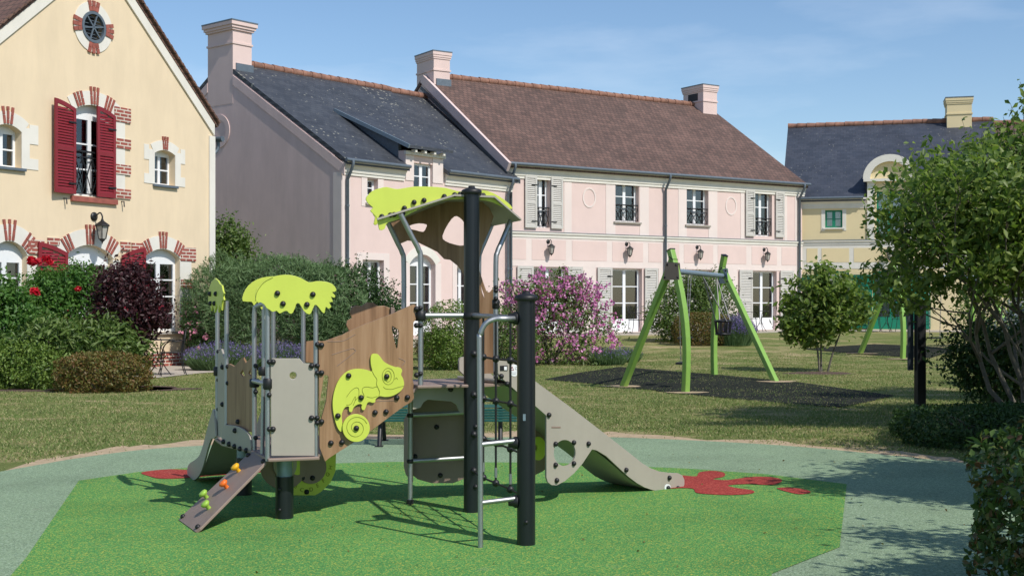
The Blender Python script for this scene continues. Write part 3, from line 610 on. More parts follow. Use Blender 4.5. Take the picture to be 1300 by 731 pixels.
MB().plate([(.28, E1-.2), (ye, E1+kk*ye), (ye, zt_(ye)), (.28, zt_(.28))], [], lambda a, b, t: Vector((t, a, b)), ds1-.12, ds1).build('dormer_cheek', M['lead'], dr, off=False)
band_many(h1, [(ds0-.05, ds1+.05, dz1-.12, dz1-.02)], y=-.09, d=.088, mat='white', name='dormer_cornice')
band_many(h1, [(ds0, wd[0]-.0, E1-.35, dz1-.122), (wd[1]+.0, ds1, E1-.35, dz1-.122)], y=-.02, d=.018, mat='palepink', name='dormer_surround')
MB().bar((ds0-.15, -.31, zt_(-.31)+.05), (ds0-.15, ye, zt_(ye)+.05), .05, .11).build('flashing', M['galv'], dr, off=False)
for i in range(4): 
    s = ds0+(ds1-ds0)*(i+.5)/4; MB().box(s-.04, s+.04, -.26, -.09, dz1-.06, dz1+.02).build('dormer_bracket', M['white'], dr, off=False)
window(h1, *wd, cols=2, rows=2, y=.10)
window(h1, *w1a, cols=1, rows=3, y=.16, sill='stone', curtain=0); window(h1, *w1b, cols=2, rows=2, y=.16, sill='stone'); window(h1, *w1c, cols=2, rows=3, rise=.28, y=.18, kind='french_door', panel=.35); window(h1, *w1d, cols=2, rows=3, y=.18, kind='french_door', panel=.35)
band_many(h1, [(w1a[0]-.22, w1a[0]-.001, w1a[2]-.1, E1-.4), (w1a[1]+.001, w1a[1]+.22, w1a[2]-.1, E1-.4), (w1b[0]-.22, w1b[0]-.001, w1b[2]-.1, w1b[3]+.2), (w1b[1]+.001, w1b[1]+.22, w1b[2]-.1, w1b[3]+.2), (w1b[0], w1b[1], w1b[3]+.001, w1b[3]+.2),
               (w1c[0]-.25, w1c[0]-.001, 0, w1c[3]-.25), (w1c[1]+.001, w1c[1]+.25, 0, w1c[3]-.25), (w1d[0]-.2, w1d[0]-.001, 0, w1d[3]+.2), (w1d[1]+.001, w1d[1]+.2, 0, w1d[3]+.2), (.0, .3, 0, E1-.4)], mat='palepink', y=-.014, d=.012)
archring(h1, w1c[0], w1c[1], w1c[3], .28, .24, ())
cornice(h1, .02, ds0-.06, E1-.38, E1+.02); cornice(h1, ds1+.08, L1+.25, E1-.38, E1+.02)
gutter(h1, -.05, ds0-.02, E1+.02, y=-.30); gutter(h1, ds1+.05, L1+.32, E1+.02, y=-.30); downpipe(h1, .14, 0, E1-.0, y=-.08, top=-.30); downpipe(h1, L1-.05, 0, E1, y=-.10, top=-.30)
kq = (R1-E1)/(D1/2); rkp = [(-.12, E1-.10), (4.81, E1-.03+kq*4.81), (4.81, E1-.32+kq*4.81), (-.12, E1-.40)]; rkq = [(D1+.12, E1-.10), (6.06, E1-.03+kq*(D1-6.06)), (6.06, E1-.32+kq*(D1-6.06)), (D1+.12, E1-.40)]
MB().plate(rkp, [], lambda a, b, t: Vector((t, a, b)), -.022, -.002).build('rake_trim', M['shaded'], h1, off=False)
MB().plate(rkq, [], lambda a, b, t: Vector((t, a, b)), -.022, -.002).build('rake_trim', M['shaded'], h1, off=False)
MB().box(-.015, -.002, .002, .34, 0, E1-.3).build('corner_pilaster', M['palepink'], h1, off=False)
# blind oculus on the gable: u is depth there
g = Frame(F1.o, (-F1.u.y, F1.u.x), .40); oc = g.px(279, 167)
MB().plate(circle(oc[0], oc[1], .50, n=36), [circle(oc[0], oc[1], .33, n=36)], lambda a, b, t: Vector((t, a, b)), -.025, -.001).build('oculus_ring', M['shaded'], h1, off=False)
# lower linking piece of the same roof, up to the brown-tiled house
lr = MB(); E1b, R1b = E1-.004, R1-.03
for sg in (0, 1):
    f = lambda a, b, t: Vector((a, b if sg == 0 else D1-b, E1b+(R1b-E1b)/(D1/2)*b+t))
    lr.plate([(L1+.001, -.22), (L1+.42, -.22), (L1+2.6, D1/2), (L1+.001, D1/2)], [], f, .02, .14)
l_ = lr.build('roof', M['slate'], h1, off=False); ridge_tiles(l_, (L1+.02, D1/2, R1b+.17), (L1+2.3, D1/2, R1b+.17))

# ------------------------------------------------------------------ brown-tiled pink house
F2 = Frame((-.18, 40.5), (.837, .547), .40)
P2 = lambda px, py: F2.px(px, py)
h2 = thing('terraced_house', 'long pink house with brown tiled roof and grey shutters behind the nearer swings', 'house', (F2.o.x, F2.o.y, .40), F2.rz)
D2, E2, R2, L2 = 10.7, 5.48, 9.0, 13.36
u = [rect(P2, 681, 698, 224.5, 289), rect(P2, 781, 811, 232.5, 282), rect(P2, 871.5, 899, 238.8, 285.5), rect(P2, 957.5, 980, 244, 300)]
zt2 = sum(x[3] for x in u)/4; zb_ = [(u[0][2]+u[3][2])/2, (u[1][2]+u[2][2])/2]
u = [(a, b, zb_[0] if i in (0, 3) else zb_[1], zt2) for i, (a, b, c, d) in enumerate(u)]
dz = P2(795, 341)[1]
d_ = [P2(x0, 400)[0:1]+P2(x1, 400)[0:1] for x0, x1 in ((677, 719), (777, 815), (869, 904), (955, 986))]
d_ = [(a, b, .04, dz) for a, b in d_]
house_body(h2, L2, D2, E2, R2, (M['pink'], M['pink']), [arch(*x, 0) for x in u]+[arch(*x, 0) for x in d_])
rf2 = roof(h2, -.05, L2+.12, D2, E2, R2, M['tile'], eo=.20); ridge_tiles(rf2, (.7, D2/2, R2+.17), (L2-.6, D2/2, R2+.17))
chimney(rf2, .003, .66, 4.72, 5.95, R2-1.0, 9.95, 'pink'); c_ = chimney(rf2, L2-.75, L2-.003, 4.72, 5.95, R2-1.0, 9.95, 'pink'); MB().box(L2-.755, L2-.74, 5.05, 5.65, 9.30, 9.60).build('vent_opening', M['dark'], c_, off=False)
MB().box(.10, .70, 4.68, 5.99, R2-.3, R2-.05).build('flashing', M['zinc'], rf2, off=False)
MB().bar((-.10, -.3, E2+.02-.18+.05), (-.10, D2/2, R2+.02), .10, .30).build('rake_trim', M['shaded'], h2, off=False)
MB().bar((-.17, -.3, E2-.32), (-.17, D2/2, R2-.32), .04, .10).build('rake_flashing', M['lead'], h2, off=False)
cornice(h2, .0, L2+.1, E2-.42, E2+.03); gutter(h2, -.05, L2+.15, E2+.02, y=-.34)
for px in (843, 1013): downpipe(h2, P2(px, 300)[0], 0, E2, y=-.09, top=-.34)
downpipe(h2, .12, 0, E2, y=-.09, top=-.34)
zs = (P2(646, 293.5)[1]+P2(1014, 306.7)[1])/2; stringcourse(h2, .0, L2, zs, .17)
for i, x in enumerate(u): window(h2, *x, cols=2, rows=3, y=.17, sill='stone' if i in (1, 2) else None, bal=.66 if i in (0, 3) else .58, curtain=1)
for x in d_: window(h2, *x, cols=2, rows=3, y=.17, kind='french_door', panel=.38, curtain=1)
def sh2(x0, x1, z0, z1, hinge): shutter(h2, P2(x0, 300)[0], P2(x1, 300)[0], z0, z1, M['greypaint'], y=-.04, hinge=hinge)
for a, b, hg in ((665.5, 680.5, 1), (698.5, 713.5, -1), (945.5, 957, 1), (983.5, 994.5, -1)): sh2(a, b, zb_[0]-.02, zt2+.04, hg)
for a, b, hg in ((655.5, 676, 1), (720, 738.5, -1), (757.5, 776, 1), (817.5, 834, -1), (849, 868, 1), (905, 923, -1), (937.5, 954, 1), (989.5, 1006.5, -1)): sh2(a, b, .06, dz+.03, hg)
strips = []
for a, b in ((644, 648), (716, 725.5), (769, 781), (812, 823.5), (861, 871.5), (899.3, 910.5), (940, 945), (995.5, 999), (1009, 1014)): strips.append((max(.0, P2(a, 300)[0]), P2(b, 300)[0], zs+.02, E2-.421))
bm_ = (P2(700, 304)[1], P2(700, 331)[1])
strips.append((.002, L2-.002, bm_[0]-.0, zs-.171)); strips.append((.002, L2-.002, dz+.02, bm_[0]-.001))
for a, b in ((640, 645), (740, 756), (836, 848), (924, 936), (1008, 1016)): strips.append((max(.003, P2(a, 380)[0]), P2(b, 380)[0], 0, dz+.019))
band_many(h2, strips, y=-.012, mat='palepink', d=.010)
z_a, z_b = P2(740, 331)[1], P2(740, 306)[1]
band_many(h2, [(max(.05, P2(a, 320)[0]), P2(b, 320)[0], z_a, z_b) for a, b in ((644, 667.5), (675, 718), (726, 770), (777, 816), (823, 839.5), (848, 862), (868, 905), (911, 947), (954, 986), (992, 1011))], y=-.020, mat='pink', d=.0075, name='pink_panel')
for px, py in ((748, 251), (928, 261.5)):
    c = P2(px, py); MB().plate(circle(c[0], c[1], .28, .34, 32), [circle(c[0], c[1], .225, .285, 32)], LOC, -.016, -.001).build('oval_moulding', M['palepink'], h2, off=False)
for px, py, lb in ((698.5, 310, 'black wall lantern on the long pink house, the one nearest the flowering purple bush'), (798, 313, 'black wall lantern above the French door between the purple bush and the straight swing leg'),
                   (887.5, 317, 'black wall lantern on the pink wall right of the tall downpipe, above the swing crossbar'), (972.5, 320, 'black wall lantern above the rightmost French door of the long pink house')):
    lantern(F2, px-3, py-3, lb, 'wall lanterns', .50)

# ------------------------------------------------------------------ yellow slate-roofed house at the right, and its neighbour
F3 = Frame((11.0, 47.9), (.967, -.255), .40); F3.o = F3.o-F3.u*.62
P3 = lambda px, py: F3.px(px, py)
h3 = thing('terraced_house', 'yellow house with blue slate roof, round topped dormer and green shutters', 'house', (F3.o.x, F3.o.y, .40), F3.rz)
D3, E3, R3, L3 = 10.4, 4.95, 8.27, 8.0
w3 = rect(P3, 1047.5, 1069.5, 266.8, 289); wdr = rect(P3, 1113, 1146, 243, 300); dd = [rect(P3, 1046, 1078, 344, 421), rect(P3, 1108, 1156, 344, 421)]
dd = [(a, b, .04, d) for a, b, c, d in dd]
pa, pb = P3(1101, 250)[0], P3(1158, 250)[0]; pz = P3(1128, 227)[1]
cx3 = (pa+pb)/2; hw = (pb-pa)/2
fo = [(0, -.5), (L3, -.5), (L3, E3), (pb, E3), (pb, pz)]+[(cx3+hw*math.cos(t), pz+hw*.92*math.sin(t)) for t in [math.pi*i/16 for i in range(1, 16)]]+[(pa, pz), (pa, E3), (0, E3)]
house_body(h3, L3, D3, E3, R3, (M['cream3'], M['cream3']), [arch(*w3, 0), arch(*wdr, 0)]+[arch(*x, 0) for x in dd], front_outl=fo)
rf3 = roof(h3, -.1, L3, D3, E3, R3, M['slate2'], eo=.20, notch=(pa-.06, pb+.06, .30)); ridge_tiles(rf3, (-.1, D3/2, R3+.17), (L3, D3/2, R3+.17))
chimney(rf3, P3(1195, 150)[0]*1.0+.55, P3(1195, 150)[0]+1.5, 4.7, 5.7, R3-.8, 9.35, 'cream3')
archp = [(cx3+(hw+.16)*math.cos(t), pz+(hw*.92+.16)*math.sin(t)) for t in [math.pi*i/20 for i in range(21)]]
archi = [(cx3+(hw-.10)*math.cos(t), pz+(hw*.92-.10)*math.sin(t)) for t in [math.pi*i/20 for i in range(20, -1, -1)]]
MB().plate(archp+archi, [], LOC, -.16, -.003).build('dormer_arch', M['white'], h3, off=False)
dp = MB(); vs = []
for t in [math.pi*i/16 for i in range(17)]:
    for yy in (-.02, 3.4): vs.append((cx3+(hw+.10)*math.cos(t), yy, pz+(hw*.92+.10)*math.sin(t)))
dp.add(vs, [(2*i, 2*i+2, 2*i+3, 2*i+1) for i in range(16)], True); dp.box(pa-.05, pa+.05, .285, 2.6, E3-.3, pz); dp.box(pb-.05, pb+.05, .285, 2.6, E3-.3, pz); dp.build('dormer_roof', M['lead'], h3, off=False)
band_many(h3, [(pa-.14, pb+.14, pz-.10, pz-.005)], y=-.18, d=.177, name='dormer_cornice')
band_many(h3, [(pa, P3(1110, 250)[0], zs-.0, pz-.101), (P3(1149, 250)[0], pb, zs-.0, pz-.101)], y=-.05, d=.048, name='pilaster')
band_many(h3, [(w3[0]-.14, w3[0]-.001, w3[2]-.12, w3[3]+.02), (w3[1]+.001, w3[1]+.14, w3[2]-.12, w3[3]+.02)], y=-.014, d=.012)
cornice(h3, 0, pa-.02, E3-.36, E3+.02); cornice(h3, pb+.02, L3, E3-.36, E3+.02); gutter(h3, -.05, pa-.15, E3+.02, y=-.3); gutter(h3, pb+.15, L3, E3+.02, y=-.3)
window(h3, *w3, cols=2, rows=2, y=.10, mat='greenpaint', sill='white', curtain=2); window(h3, *wdr, cols=2, rows=3, y=.14, mat='greenpaint', curtain=2)
for x in dd:
    window(h3, *x, cols=2, rows=3, y=.14, mat='greenpaint', kind='french_door', panel=.4, curtain=2)
    shutter(h3, x[0]-.80, x[0]-.02, .06, dz-.12, M['greenpaint'], y=-.04, hinge=1); shutter(h3, x[1]+.02, x[1]+.70, .06, dz-.12, M['greenpaint'], y=-.04, hinge=-1)
z3 = P3(1060, 305)[1]; stringcourse(h3, 0, L3, z3, .17)
lo = P3(1060, 333)[1]; band_many(h3, [(.0, L3, lo-.25, z3-.171)], y=-.010, d=.008)
band_many(h3, [(P3(a, 320)[0], P3(b, 320)[0], lo, z3-.30) for a, b in ((1024, 1038), (1043, 1078), (1084, 1131), (1138, 1170), (1176, 1215))], y=-.018, d=.0075, mat='cream3', name='yellow_panel')
lantern(F3, 1129, 315, 'black wall lantern on the yellow house behind the large tree', 'wall lanterns', .52)
F4 = Frame(F3.o+F3.u*(L3+.01), (.967, -.255), .40)
h4 = thing('terraced_house', 'pale house with brown tiled roof mostly hidden behind the large tree at the right edge', 'house', (F4.o.x, F4.o.y, .40), F4.rz)
ws4 = [(1.2, 2.3, 3.2, 4.6), (4.2, 5.3, 3.2, 4.6), (1.2, 2.4, .04, 2.3), (4.2, 5.4, .04, 2.3), (7.5, 8.6, 3.2, 4.6), (7.5, 8.7, .04, 2.3)]
house_body(h4, 12, D3, E3, R3-.15, (M['palepink'], M['pink']), [arch(*x, 0) for x in ws4]); r4 = roof(h4, 0.02, 12.1, D3, E3, R3-.15, M['tile'], eo=.25); ridge_tiles(r4, (0.02, D3/2, R3+.02), (12, D3/2, R3+.02))
for x in ws4: window(h4, *x, cols=2, rows=3, y=.15); shutter(h4, x[0]-.55, x[0]-.02, x[2], x[3], M['greypaint'], y=-.04, hinge=1); shutter(h4, x[1]+.02, x[1]+.55, x[2], x[3], M['greypaint'], y=-.04, hinge=-1)
cornice(h4, 0.01, 12, E3-.36, E3+.02); gutter(h4, 0.02, 12.1, E3+.02, y=-.3); stringcourse(h4, 0.01, 12, z3, .17)
# terraces of paving in front of the houses
def terrace(fr, s0, s1, dpt, z=.03):
    pts = [fr.w(s0, 0, -.001), fr.w(s1, 0, -.001), fr.w(s1, 0, -dpt), fr.w(s0, 0, -dpt)]; mb = MB()
    mb.add([(p.x, p.y, fr.z0+z) for p in pts]+[(p.x, p.y, fr.z0-.5) for p in pts], [(0, 1, 2, 3), (3, 2, 6, 7), (0, 3, 7, 4), (1, 5, 6, 2)])
    o = mb.build('paved_terrace', M['paving']); o['kind'] = 'structure'
terrace(F2, .3, L2, 2.3); terrace(F3, .3, 20, 2.2, .025); terrace(F1, -1.0, L1-.3, 1.6, .02)
pt = G2([(192, 482), (262, 474), (330, 468)])
sheet('paved_path', [tuple(FY.w(-9, 0, 0)[:2]), tuple(FY.w(.9, 0, 0)[:2]), tuple(FY.w(2.5, 0, 2)[:2]), tuple(FY.w(6, 0, 2)[:2]), (-4.9, 31.2), (-5.7, 27.0)]+G2([(255, 474), (200, 480)])+[(-8.5, 25.3)], .012, M['paving'])
# ------------------------------------------------------------------ the play structure
BASE = Vector((-.6, 9.0, 0)); MB.OFF = BASE
ps = thing('play_structure', 'play structure of two towers joined by a wooden chameleon panel, with slides and net', 'play structure', BASE)
class PL:                                               # vertical plane through two ground points
    def __init__(s, a, b): s.a = Vector(a); s.b = Vector(b); s.F = Frame(s.a, s.b-s.a)
    def p(s, x, y): return s.F.px(x, y)
    def m(s, a, b, t): return s.F.w(a, b, t)
    def poly(s, pts): return [s.p(*q) for q in pts]
def gpt(px, Z): return Vector(((px-CX)*Z/FPX, Z))
bolt_me = None
def bolt(parent, pos, nrm, r=.019):
    global bolt_me
    if bolt_me is None:
        mb = MB(); mb.lathe((0, 0, 0), [(1.0, 0), (1.0, .35), (.86, .75), (.5, 1.05), (.1, 1.15)], 12)
        bolt_me = mb.build('bolt', M['blackrub'], None, off=False); me = bolt_me.data; bpy.data.objects.remove(bolt_me); bolt_me = me
    o = bpy.data.objects.new('bolt', bolt_me); COL.objects.link(o); o.parent = parent
    o.location = Vector(pos)-MB.OFF; o.scale = (r, r, r); o.rotation_euler = Vector(nrm).to_track_quat('Z', 'Y').to_euler(); return o
def panel(name, plane, pts, mat, holes=(), th=.016, t=0.0, bolts=(), parent=None, curve=0, hcurve=0):
    """sheet in a plane; t is measured away from the camera"""
    o2 = plane.poly(smooth(pts, curve) if curve else pts); hs = [plane.poly(smooth(h, hcurve) if hcurve else h) for h in holes]
    o = MB().plate(o2, hs, plane.m, t, t+th).build(name, M[mat], parent or ps, bevel=.0035)
    n = plane.m(0, 0, -1)-plane.m(0, 0, 0)
    for b in bolts: q = plane.p(*b); bolt(o, plane.m(q[0], q[1], t), n)
    return o
def groove(plane, lists, mat, t, parent, r=.0022, name='engraved_line'):
    for l in lists:
        q = [plane.m(*plane.p(*p), t) for p in smooth(l, 4, False)]; MB().tube(q, r, 5).build(name, M[mat], parent)
c3 = lambda l, ox, oy, k: [(ox+x/k, oy+y/k) for x, y in l]
def pole(pts, r=.019, mat='steel', name='pole', parent=None, n=12): return MB().tube(pts, r, n).build(name, M[mat], parent or ps)
def V(px, py, Z): return PW(px, py, Z)
ZL, ZR = .455, .915                                      # deck heights
A, B_, C_, D_, E_, Fp, H_ = gpt(401, 8.50), gpt(340, 8.40), gpt(323, 8.85), gpt(287.7, 9.25), gpt(276, 9.60), Vector((-1.93, 9.80)), gpt(385, 9.12)
# --- low tower: deck and the two stub posts
def deck(name, pts2, z, over=.05, th=.022):
    c = sum((Vector(p) for p in pts2), Vector((0, 0)))/len(pts2); q = [Vector(p)+(Vector(p)-c).normalized()*over for p in pts2]
    d = MB().plate([tuple(p) for p in q], [], lambda a, b, t: Vector((a, b, t)), z-th, z).build(name, M['brownpanel'], ps, bevel=.006)
    return d
deck('deck', [A, B_, C_, D_, E_, Fp, H_], ZL)
for x, y, sz in ((-1.56, 8.64, .062), (-2.06, 9.68, .062)):
    sp = MB().lathe((x, y, 0), [(sz, -.1), (sz, .30)], 24).build('support_post', M['blackpost'], ps)
    MB().lathe((x, y, 0), [(sz*.86, .301), (sz*.86, ZL-.024)], 20).build('post_sleeve', M['galv'], sp)
    for dz in (.08, .22): bolt(sp, (x-.02, y-sz, dz), (0, -1, 0), .011)
# --- poles of the low tower
def up(p, z0, ytop): Z = p.y; return [Vector((p.x, p.y, z0)), PW(0, ytop, Z)*0+Vector((p.x, p.y, EYE-(ytop-HY)*Z/FPX))]
for p, yt, z0 in ((A, 372, ZL-.02), (B_, 365, ZL-.02), (D_, 382, ZL-.02), (E_, 384, ZL-.02), (H_, 385, ZL), (Fp, 380, ZL)): pole(up(p, z0, yt), .0165)
# inner pair: arches leaning over the entrance
ctop = EYE-(388-HY)*8.85/FPX
pole(smooth([(C_.x, C_.y, ZL-.02), (C_.x, C_.y, ZL+.6), (C_.x, C_.y, ctop-.06), (C_.x+.03, C_.y-.02, ctop), (C_.x+.13, C_.y-.10, ctop+.02), (B_.x-.01, B_.y+.02, ctop+.02)], 5, False), .0165)
g2 = gpt(333, 8.62); pole([(g2.x, g2.y, ZL), (gpt(336, 8.62).x, g2.y, EYE-(386-HY)*8.62/FPX)], .014)
g3 = gpt(347, 9.5); pole([(g3.x, g3.y, ZL), (g3.x, g3.y, 1.45)], .0165)
# clamp blocks on the poles
def clamp(p, z, r=.03, h=.05, parent=None): MB().lathe((p[0], p[1], z-h/2), [(r*.8, 0), (r, .008), (r, h-.008), (r*.8, h)], 14).build('clamp', M['blackrub'], parent or ps)
clamp(B_, EYE-(487-HY)*8.4/FPX, .033, .075); clamp(C_, EYE-(486-HY)*8.85/FPX, .036, .06); clamp(E_, EYE-(471-HY)*9.6/FPX, .03, .07); clamp(g2, EYE-(471-HY)*8.62/FPX, .028, .06)
zz = EYE-(487-HY)*8.5/FPX; pole([(C_.x, C_.y-.03, zz), (B_.x, B_.y+.03, zz)], .016, name='grab_bar')
for p, ys in ((E_, (446, 482, 519)), (D_, (465, 486, 540, 546)), (C_, (464, 497, 555)), (B_, (459, 501, 544)), (A, (437, 464, 473, 530, 536))):
    for y in ys: bolt(ps, Vector((p.x+.012, p.y-.018, EYE-(y-HY)*p.y/FPX)), (.3, -1, 0), .017)
# --- panels of the low tower
fp = PL(B_, A)
panel('front_panel', fp, c3([(304, 133), (390, 133), (402, 148), (432, 149), (436, 160), (436, 434), (302, 434), (300, 160)], 220, 400, 2.438), 'taupe', [circle(371.5, 476.3, 4.4)], t=-.02, bolts=[(346, 459), (346, 544), (395, 530), (395, 464)])
lp = PL(D_, C_)
panel('side_panel', lp, c3([(165, 152), (175, 150), (190, 158), (216, 129), (226, 147), (246, 124), (250, 133), (250, 360), (166, 360)], 220, 400, 2.438), 'wood', [c3([(209, 180), (217, 168), (223, 186), (216, 190)], 220, 400, 2.438), c3([(234, 180), (240, 168), (243, 190)], 220, 400, 2.438)], t=-.005, bolts=[(303.5, 535)])
panel('lower_panel', lp, smooth(c3([(163, 345), (185, 339), (215, 345), (240, 362), (250, 385), (250, 425), (225, 420), (205, 410), (185, 402), (163, 402)], 220, 400, 2.438), 2), 'taupe', t=-.028, bolts=[(303.5, 546), (289, 560), (296, 563), (303, 566), (310, 569), (318, 571)])
ep = PL(E_, D_)
panel('end_panel', ep, c3([(139, 118), (150, 104), (160, 135), (163, 155), (163, 385), (136, 372)], 220, 400, 2.438), 'taupe', [c3([(150, 145), (154, 150), (153, 158), (150, 155)], 220, 400, 2.438)], t=-.005, bolts=[(284, 466), (284, 513)])
# --- lime leaves that crown it
k1 = lambda l: c3(l, 220, 230, 2.811)
front_leaf = [(294, 430), (290, 400), (305, 372), (335, 348), (375, 336), (415, 335), (450, 345), (480, 361), (505, 357), (535, 358), (562, 366), (577, 384), (574, 394), (562, 396), (574, 408), (570, 416), (558, 412), (566, 430), (552, 432), (560, 447), (550, 455), (540, 448), (536, 470), (526, 465), (512, 446), (500, 442), (488, 470), (478, 474), (462, 462), (446, 436), (434, 440), (424, 468), (412, 472), (402, 462), (388, 466), (376, 472), (366, 462), (352, 466), (340, 458), (330, 452), (322, 440), (308, 432)]
fl = panel('leaf_panel', fp, k1(front_leaf), 'lime', t=-.045, curve=2, th=.014, bolts=k1([(368, 400), (388, 437), (494, 404), (473, 440)]))
groove(fp, [k1([(290, 428), (296, 395), (320, 362), (352, 344)])], 'lettering', -.047, fl, .002)
back_leaf = [(248, 428), (250, 402), (268, 372), (300, 350), (335, 341), (370, 340), (400, 350), (420, 372), (436, 410), (438, 440), (430, 462), (418, 470), (408, 455), (392, 450), (372, 458), (350, 440), (330, 455), (314, 456), (300, 430), (288, 445), (280, 430)]
bp = PL(gpt(310, 8.95), gpt(375, 9.05)); panel('leaf_panel', bp, k1(back_leaf), 'lime', t=0, curve=2, th=.014)
side_leaf = [(143, 405), (147, 378), (155, 358), (167, 346), (178, 355), (184, 366), (192, 372), (196, 392), (200, 400), (196, 408), (200, 424), (193, 426), (191, 462), (185, 442), (180, 470), (174, 440), (166, 470), (160, 440), (153, 464), (149, 436), (143, 432)]
panel('leaf_panel', ep, k1(side_leaf), 'lime', t=-.04, curve=0, th=.014, bolts=k1([(152, 402), (173, 402), (154, 436), (168, 436)]))
# --- climbing ramp
u_ = Vector((-.89, -.45)).normalized(); w_ = Vector((.45, -.89)).normalized(); top = (B_+C_)/2-Vector((0, 0)); bot = Vector((-2.14, 8.31))
def rpt(s, w, t): # s along the ramp from the top, w across, t off the face
    a = Vector((top.x, top.y, ZL-.01)); b = Vector((bot.x, bot.y, .015)); d = (b-a); L_ = d.length; d.normalize(); side = Vector((w_.x, w_.y, 0)); n = side.cross(d).normalized()
    if n.z < 0: n = -n
    return a+d*(s*L_)+side*w+n*t
rl = [(0, -.19), (.06, -.235), (.95, -.265), (1.0, -.25), (1.0, .25), (.95, .265), (.06, .225), (0, .19)]
ramp_o = MB().plate(rl, [], rpt, -.01, .008).build('climbing_ramp', M['brownpanel'], ps, bevel=.003)
nn = (rpt(0, 0, 1)-rpt(0, 0, 0)).normalized()
for s, w in ((.06, -.19), (.06, .19), (.95, -.22), (.95, .22)): bolt(ramp_o, rpt(s, w, .008), nn, .018)
for s, w, m in ((.26, -.07, 'yellow'), (.47, .02, 'orange'), (.66, -.15, 'holdgreen'), (.74, .08, 'holdgreen')):
    mb = MB(); c = rpt(s, w, .008); mb.lathe(c, [(.015, 0), (.014, .022), (.026, .03), (.032, .042), (.027, .054), (.011, .057)], 14, nn); mb.build('climbing_hold', M[m], ramp_o)
# --- small slide at the far left
sd = Vector((-.40, .92)).normalized(); sp_ = PL(E_+Vector((-.01, 0)), E_+sd*1.1+Vector((-.01, 0)))
k2 = lambda l: c3(l, 220, 420, 3.484)
side_o = smooth(k2([(187, 350), (178, 362), (160, 425), (146, 480), (132, 528), (118, 556), (98, 572), (80, 584), (70, 606), (72, 640), (88, 658), (106, 656), (126, 632), (142, 590), (158, 530), (176, 476), (196, 466)]), 2)
panel('slide_side', sp_, side_o, 'taupe', bolts=k2([(84, 597), (80, 639), (128, 574), (178, 436), (182, 362)]), t=0, th=.016)
sp2 = PL(Fp+Vector((.02, 0)), Fp+sd*1.1+Vector((.02, 0)))
so = sp_.poly(side_o); MB().plate(so, [], sp2.m, 0, .016).build('slide_side', M['taupe'], ps)
ch = smooth([(0.0, ZL), (.10, ZL-.01), (.30, .34), (.62, .14), (.82, .075), (1.02, .065)], 4, False)
mb = MB(); e2 = (Fp-E_); vs = []
for s, z in ch:
    for w in (0.0, 1.0):
        p = E_+sd*s+e2*w; vs.append(Vector((p.x, p.y, z)))
n = len(ch); vs2 = [v-Vector((0, 0, .012)) for v in vs]
mb.add(vs+vs2, [(2*i, 2*i+2, 2*i+3, 2*i+1) for i in range(n-1)]+[(2*n+2*i+1, 2*n+2*i+3, 2*n+2*i+2, 2*n+2*i) for i in range(n-1)]+[(2*n-2, 2*n-1, 4*n-1, 4*n-2)], True)
mb.build('slide_chute', M['taupe'], ps)
# --- round play panels under the low tower
lt = PL(gpt(372, 9.1), gpt(423, 9.3))
lo_ = smooth([(362, 590), (368, 566), (392, 556), (424, 556), (427, 575), (426, 598), (420, 612), (408, 624), (400, 628.5), (372, 628.5), (371, 612)], 1)
lime = panel('alphabet_panel', lt, lo_, 'lime', t=0, th=.014, bolts=[(389, 624)])
panel('round_panel', lt, circle(393.5, 592, 19.5, 21.5, 32), 'brownpanel', t=-.018, th=.014, bolts=[(382, 606), (395, 606)], parent=lime)
panel('round_panel', lt, circle(375, 590, 9, 12, 24), 'lime', t=-.034, th=.012, parent=lime)
for chx, (px, py, rt) in zip('ABCDEFGH', ((366, 612, -60), (375, 617, -35), (383, 621.5, -14), (395, 621, 8), (403, 616, 24), (410.5, 610, 38), (416, 602, 55), (419.5, 593, 75))):
    cu = bpy.data.curves.new('letter', 'FONT'); cu.body = chx; cu.size = .042; cu.extrude = .0012; cu.align_x = 'CENTER'; cu.align_y = 'CENTER'
    ob = bpy.data.objects.new('tmp', cu); me = bpy.data.meshes.new_from_object(ob); bpy.data.objects.remove(ob)
    q = lt.p(px, py); x = link('letter', me, M['lettering'], lime); x.matrix_local = Matrix.Translation(lt.m(q[0], q[1], -.0025)-MB.OFF) @ Matrix.Rotation(lt.F.rz, 4, 'Z') @ Matrix.Rotation(R(90), 4, 'X') @ Matrix.Rotation(R(rt), 4, 'Z')
rp = PL(gpt(330, 8.95), gpt(365, 9.05)); dk = panel('round_panel', rp, circle(360, 590, 30, 31, 40), 'brownpanel', t=0, th=.014)
panel('round_panel', rp, circle(361, 589, 15, 18, 30), 'taupe', t=-.018, th=.012, parent=dk); panel('round_panel', rp, circle(361, 589, 9, 12, 24), 'lime', t=-.034, th=.012, parent=dk)
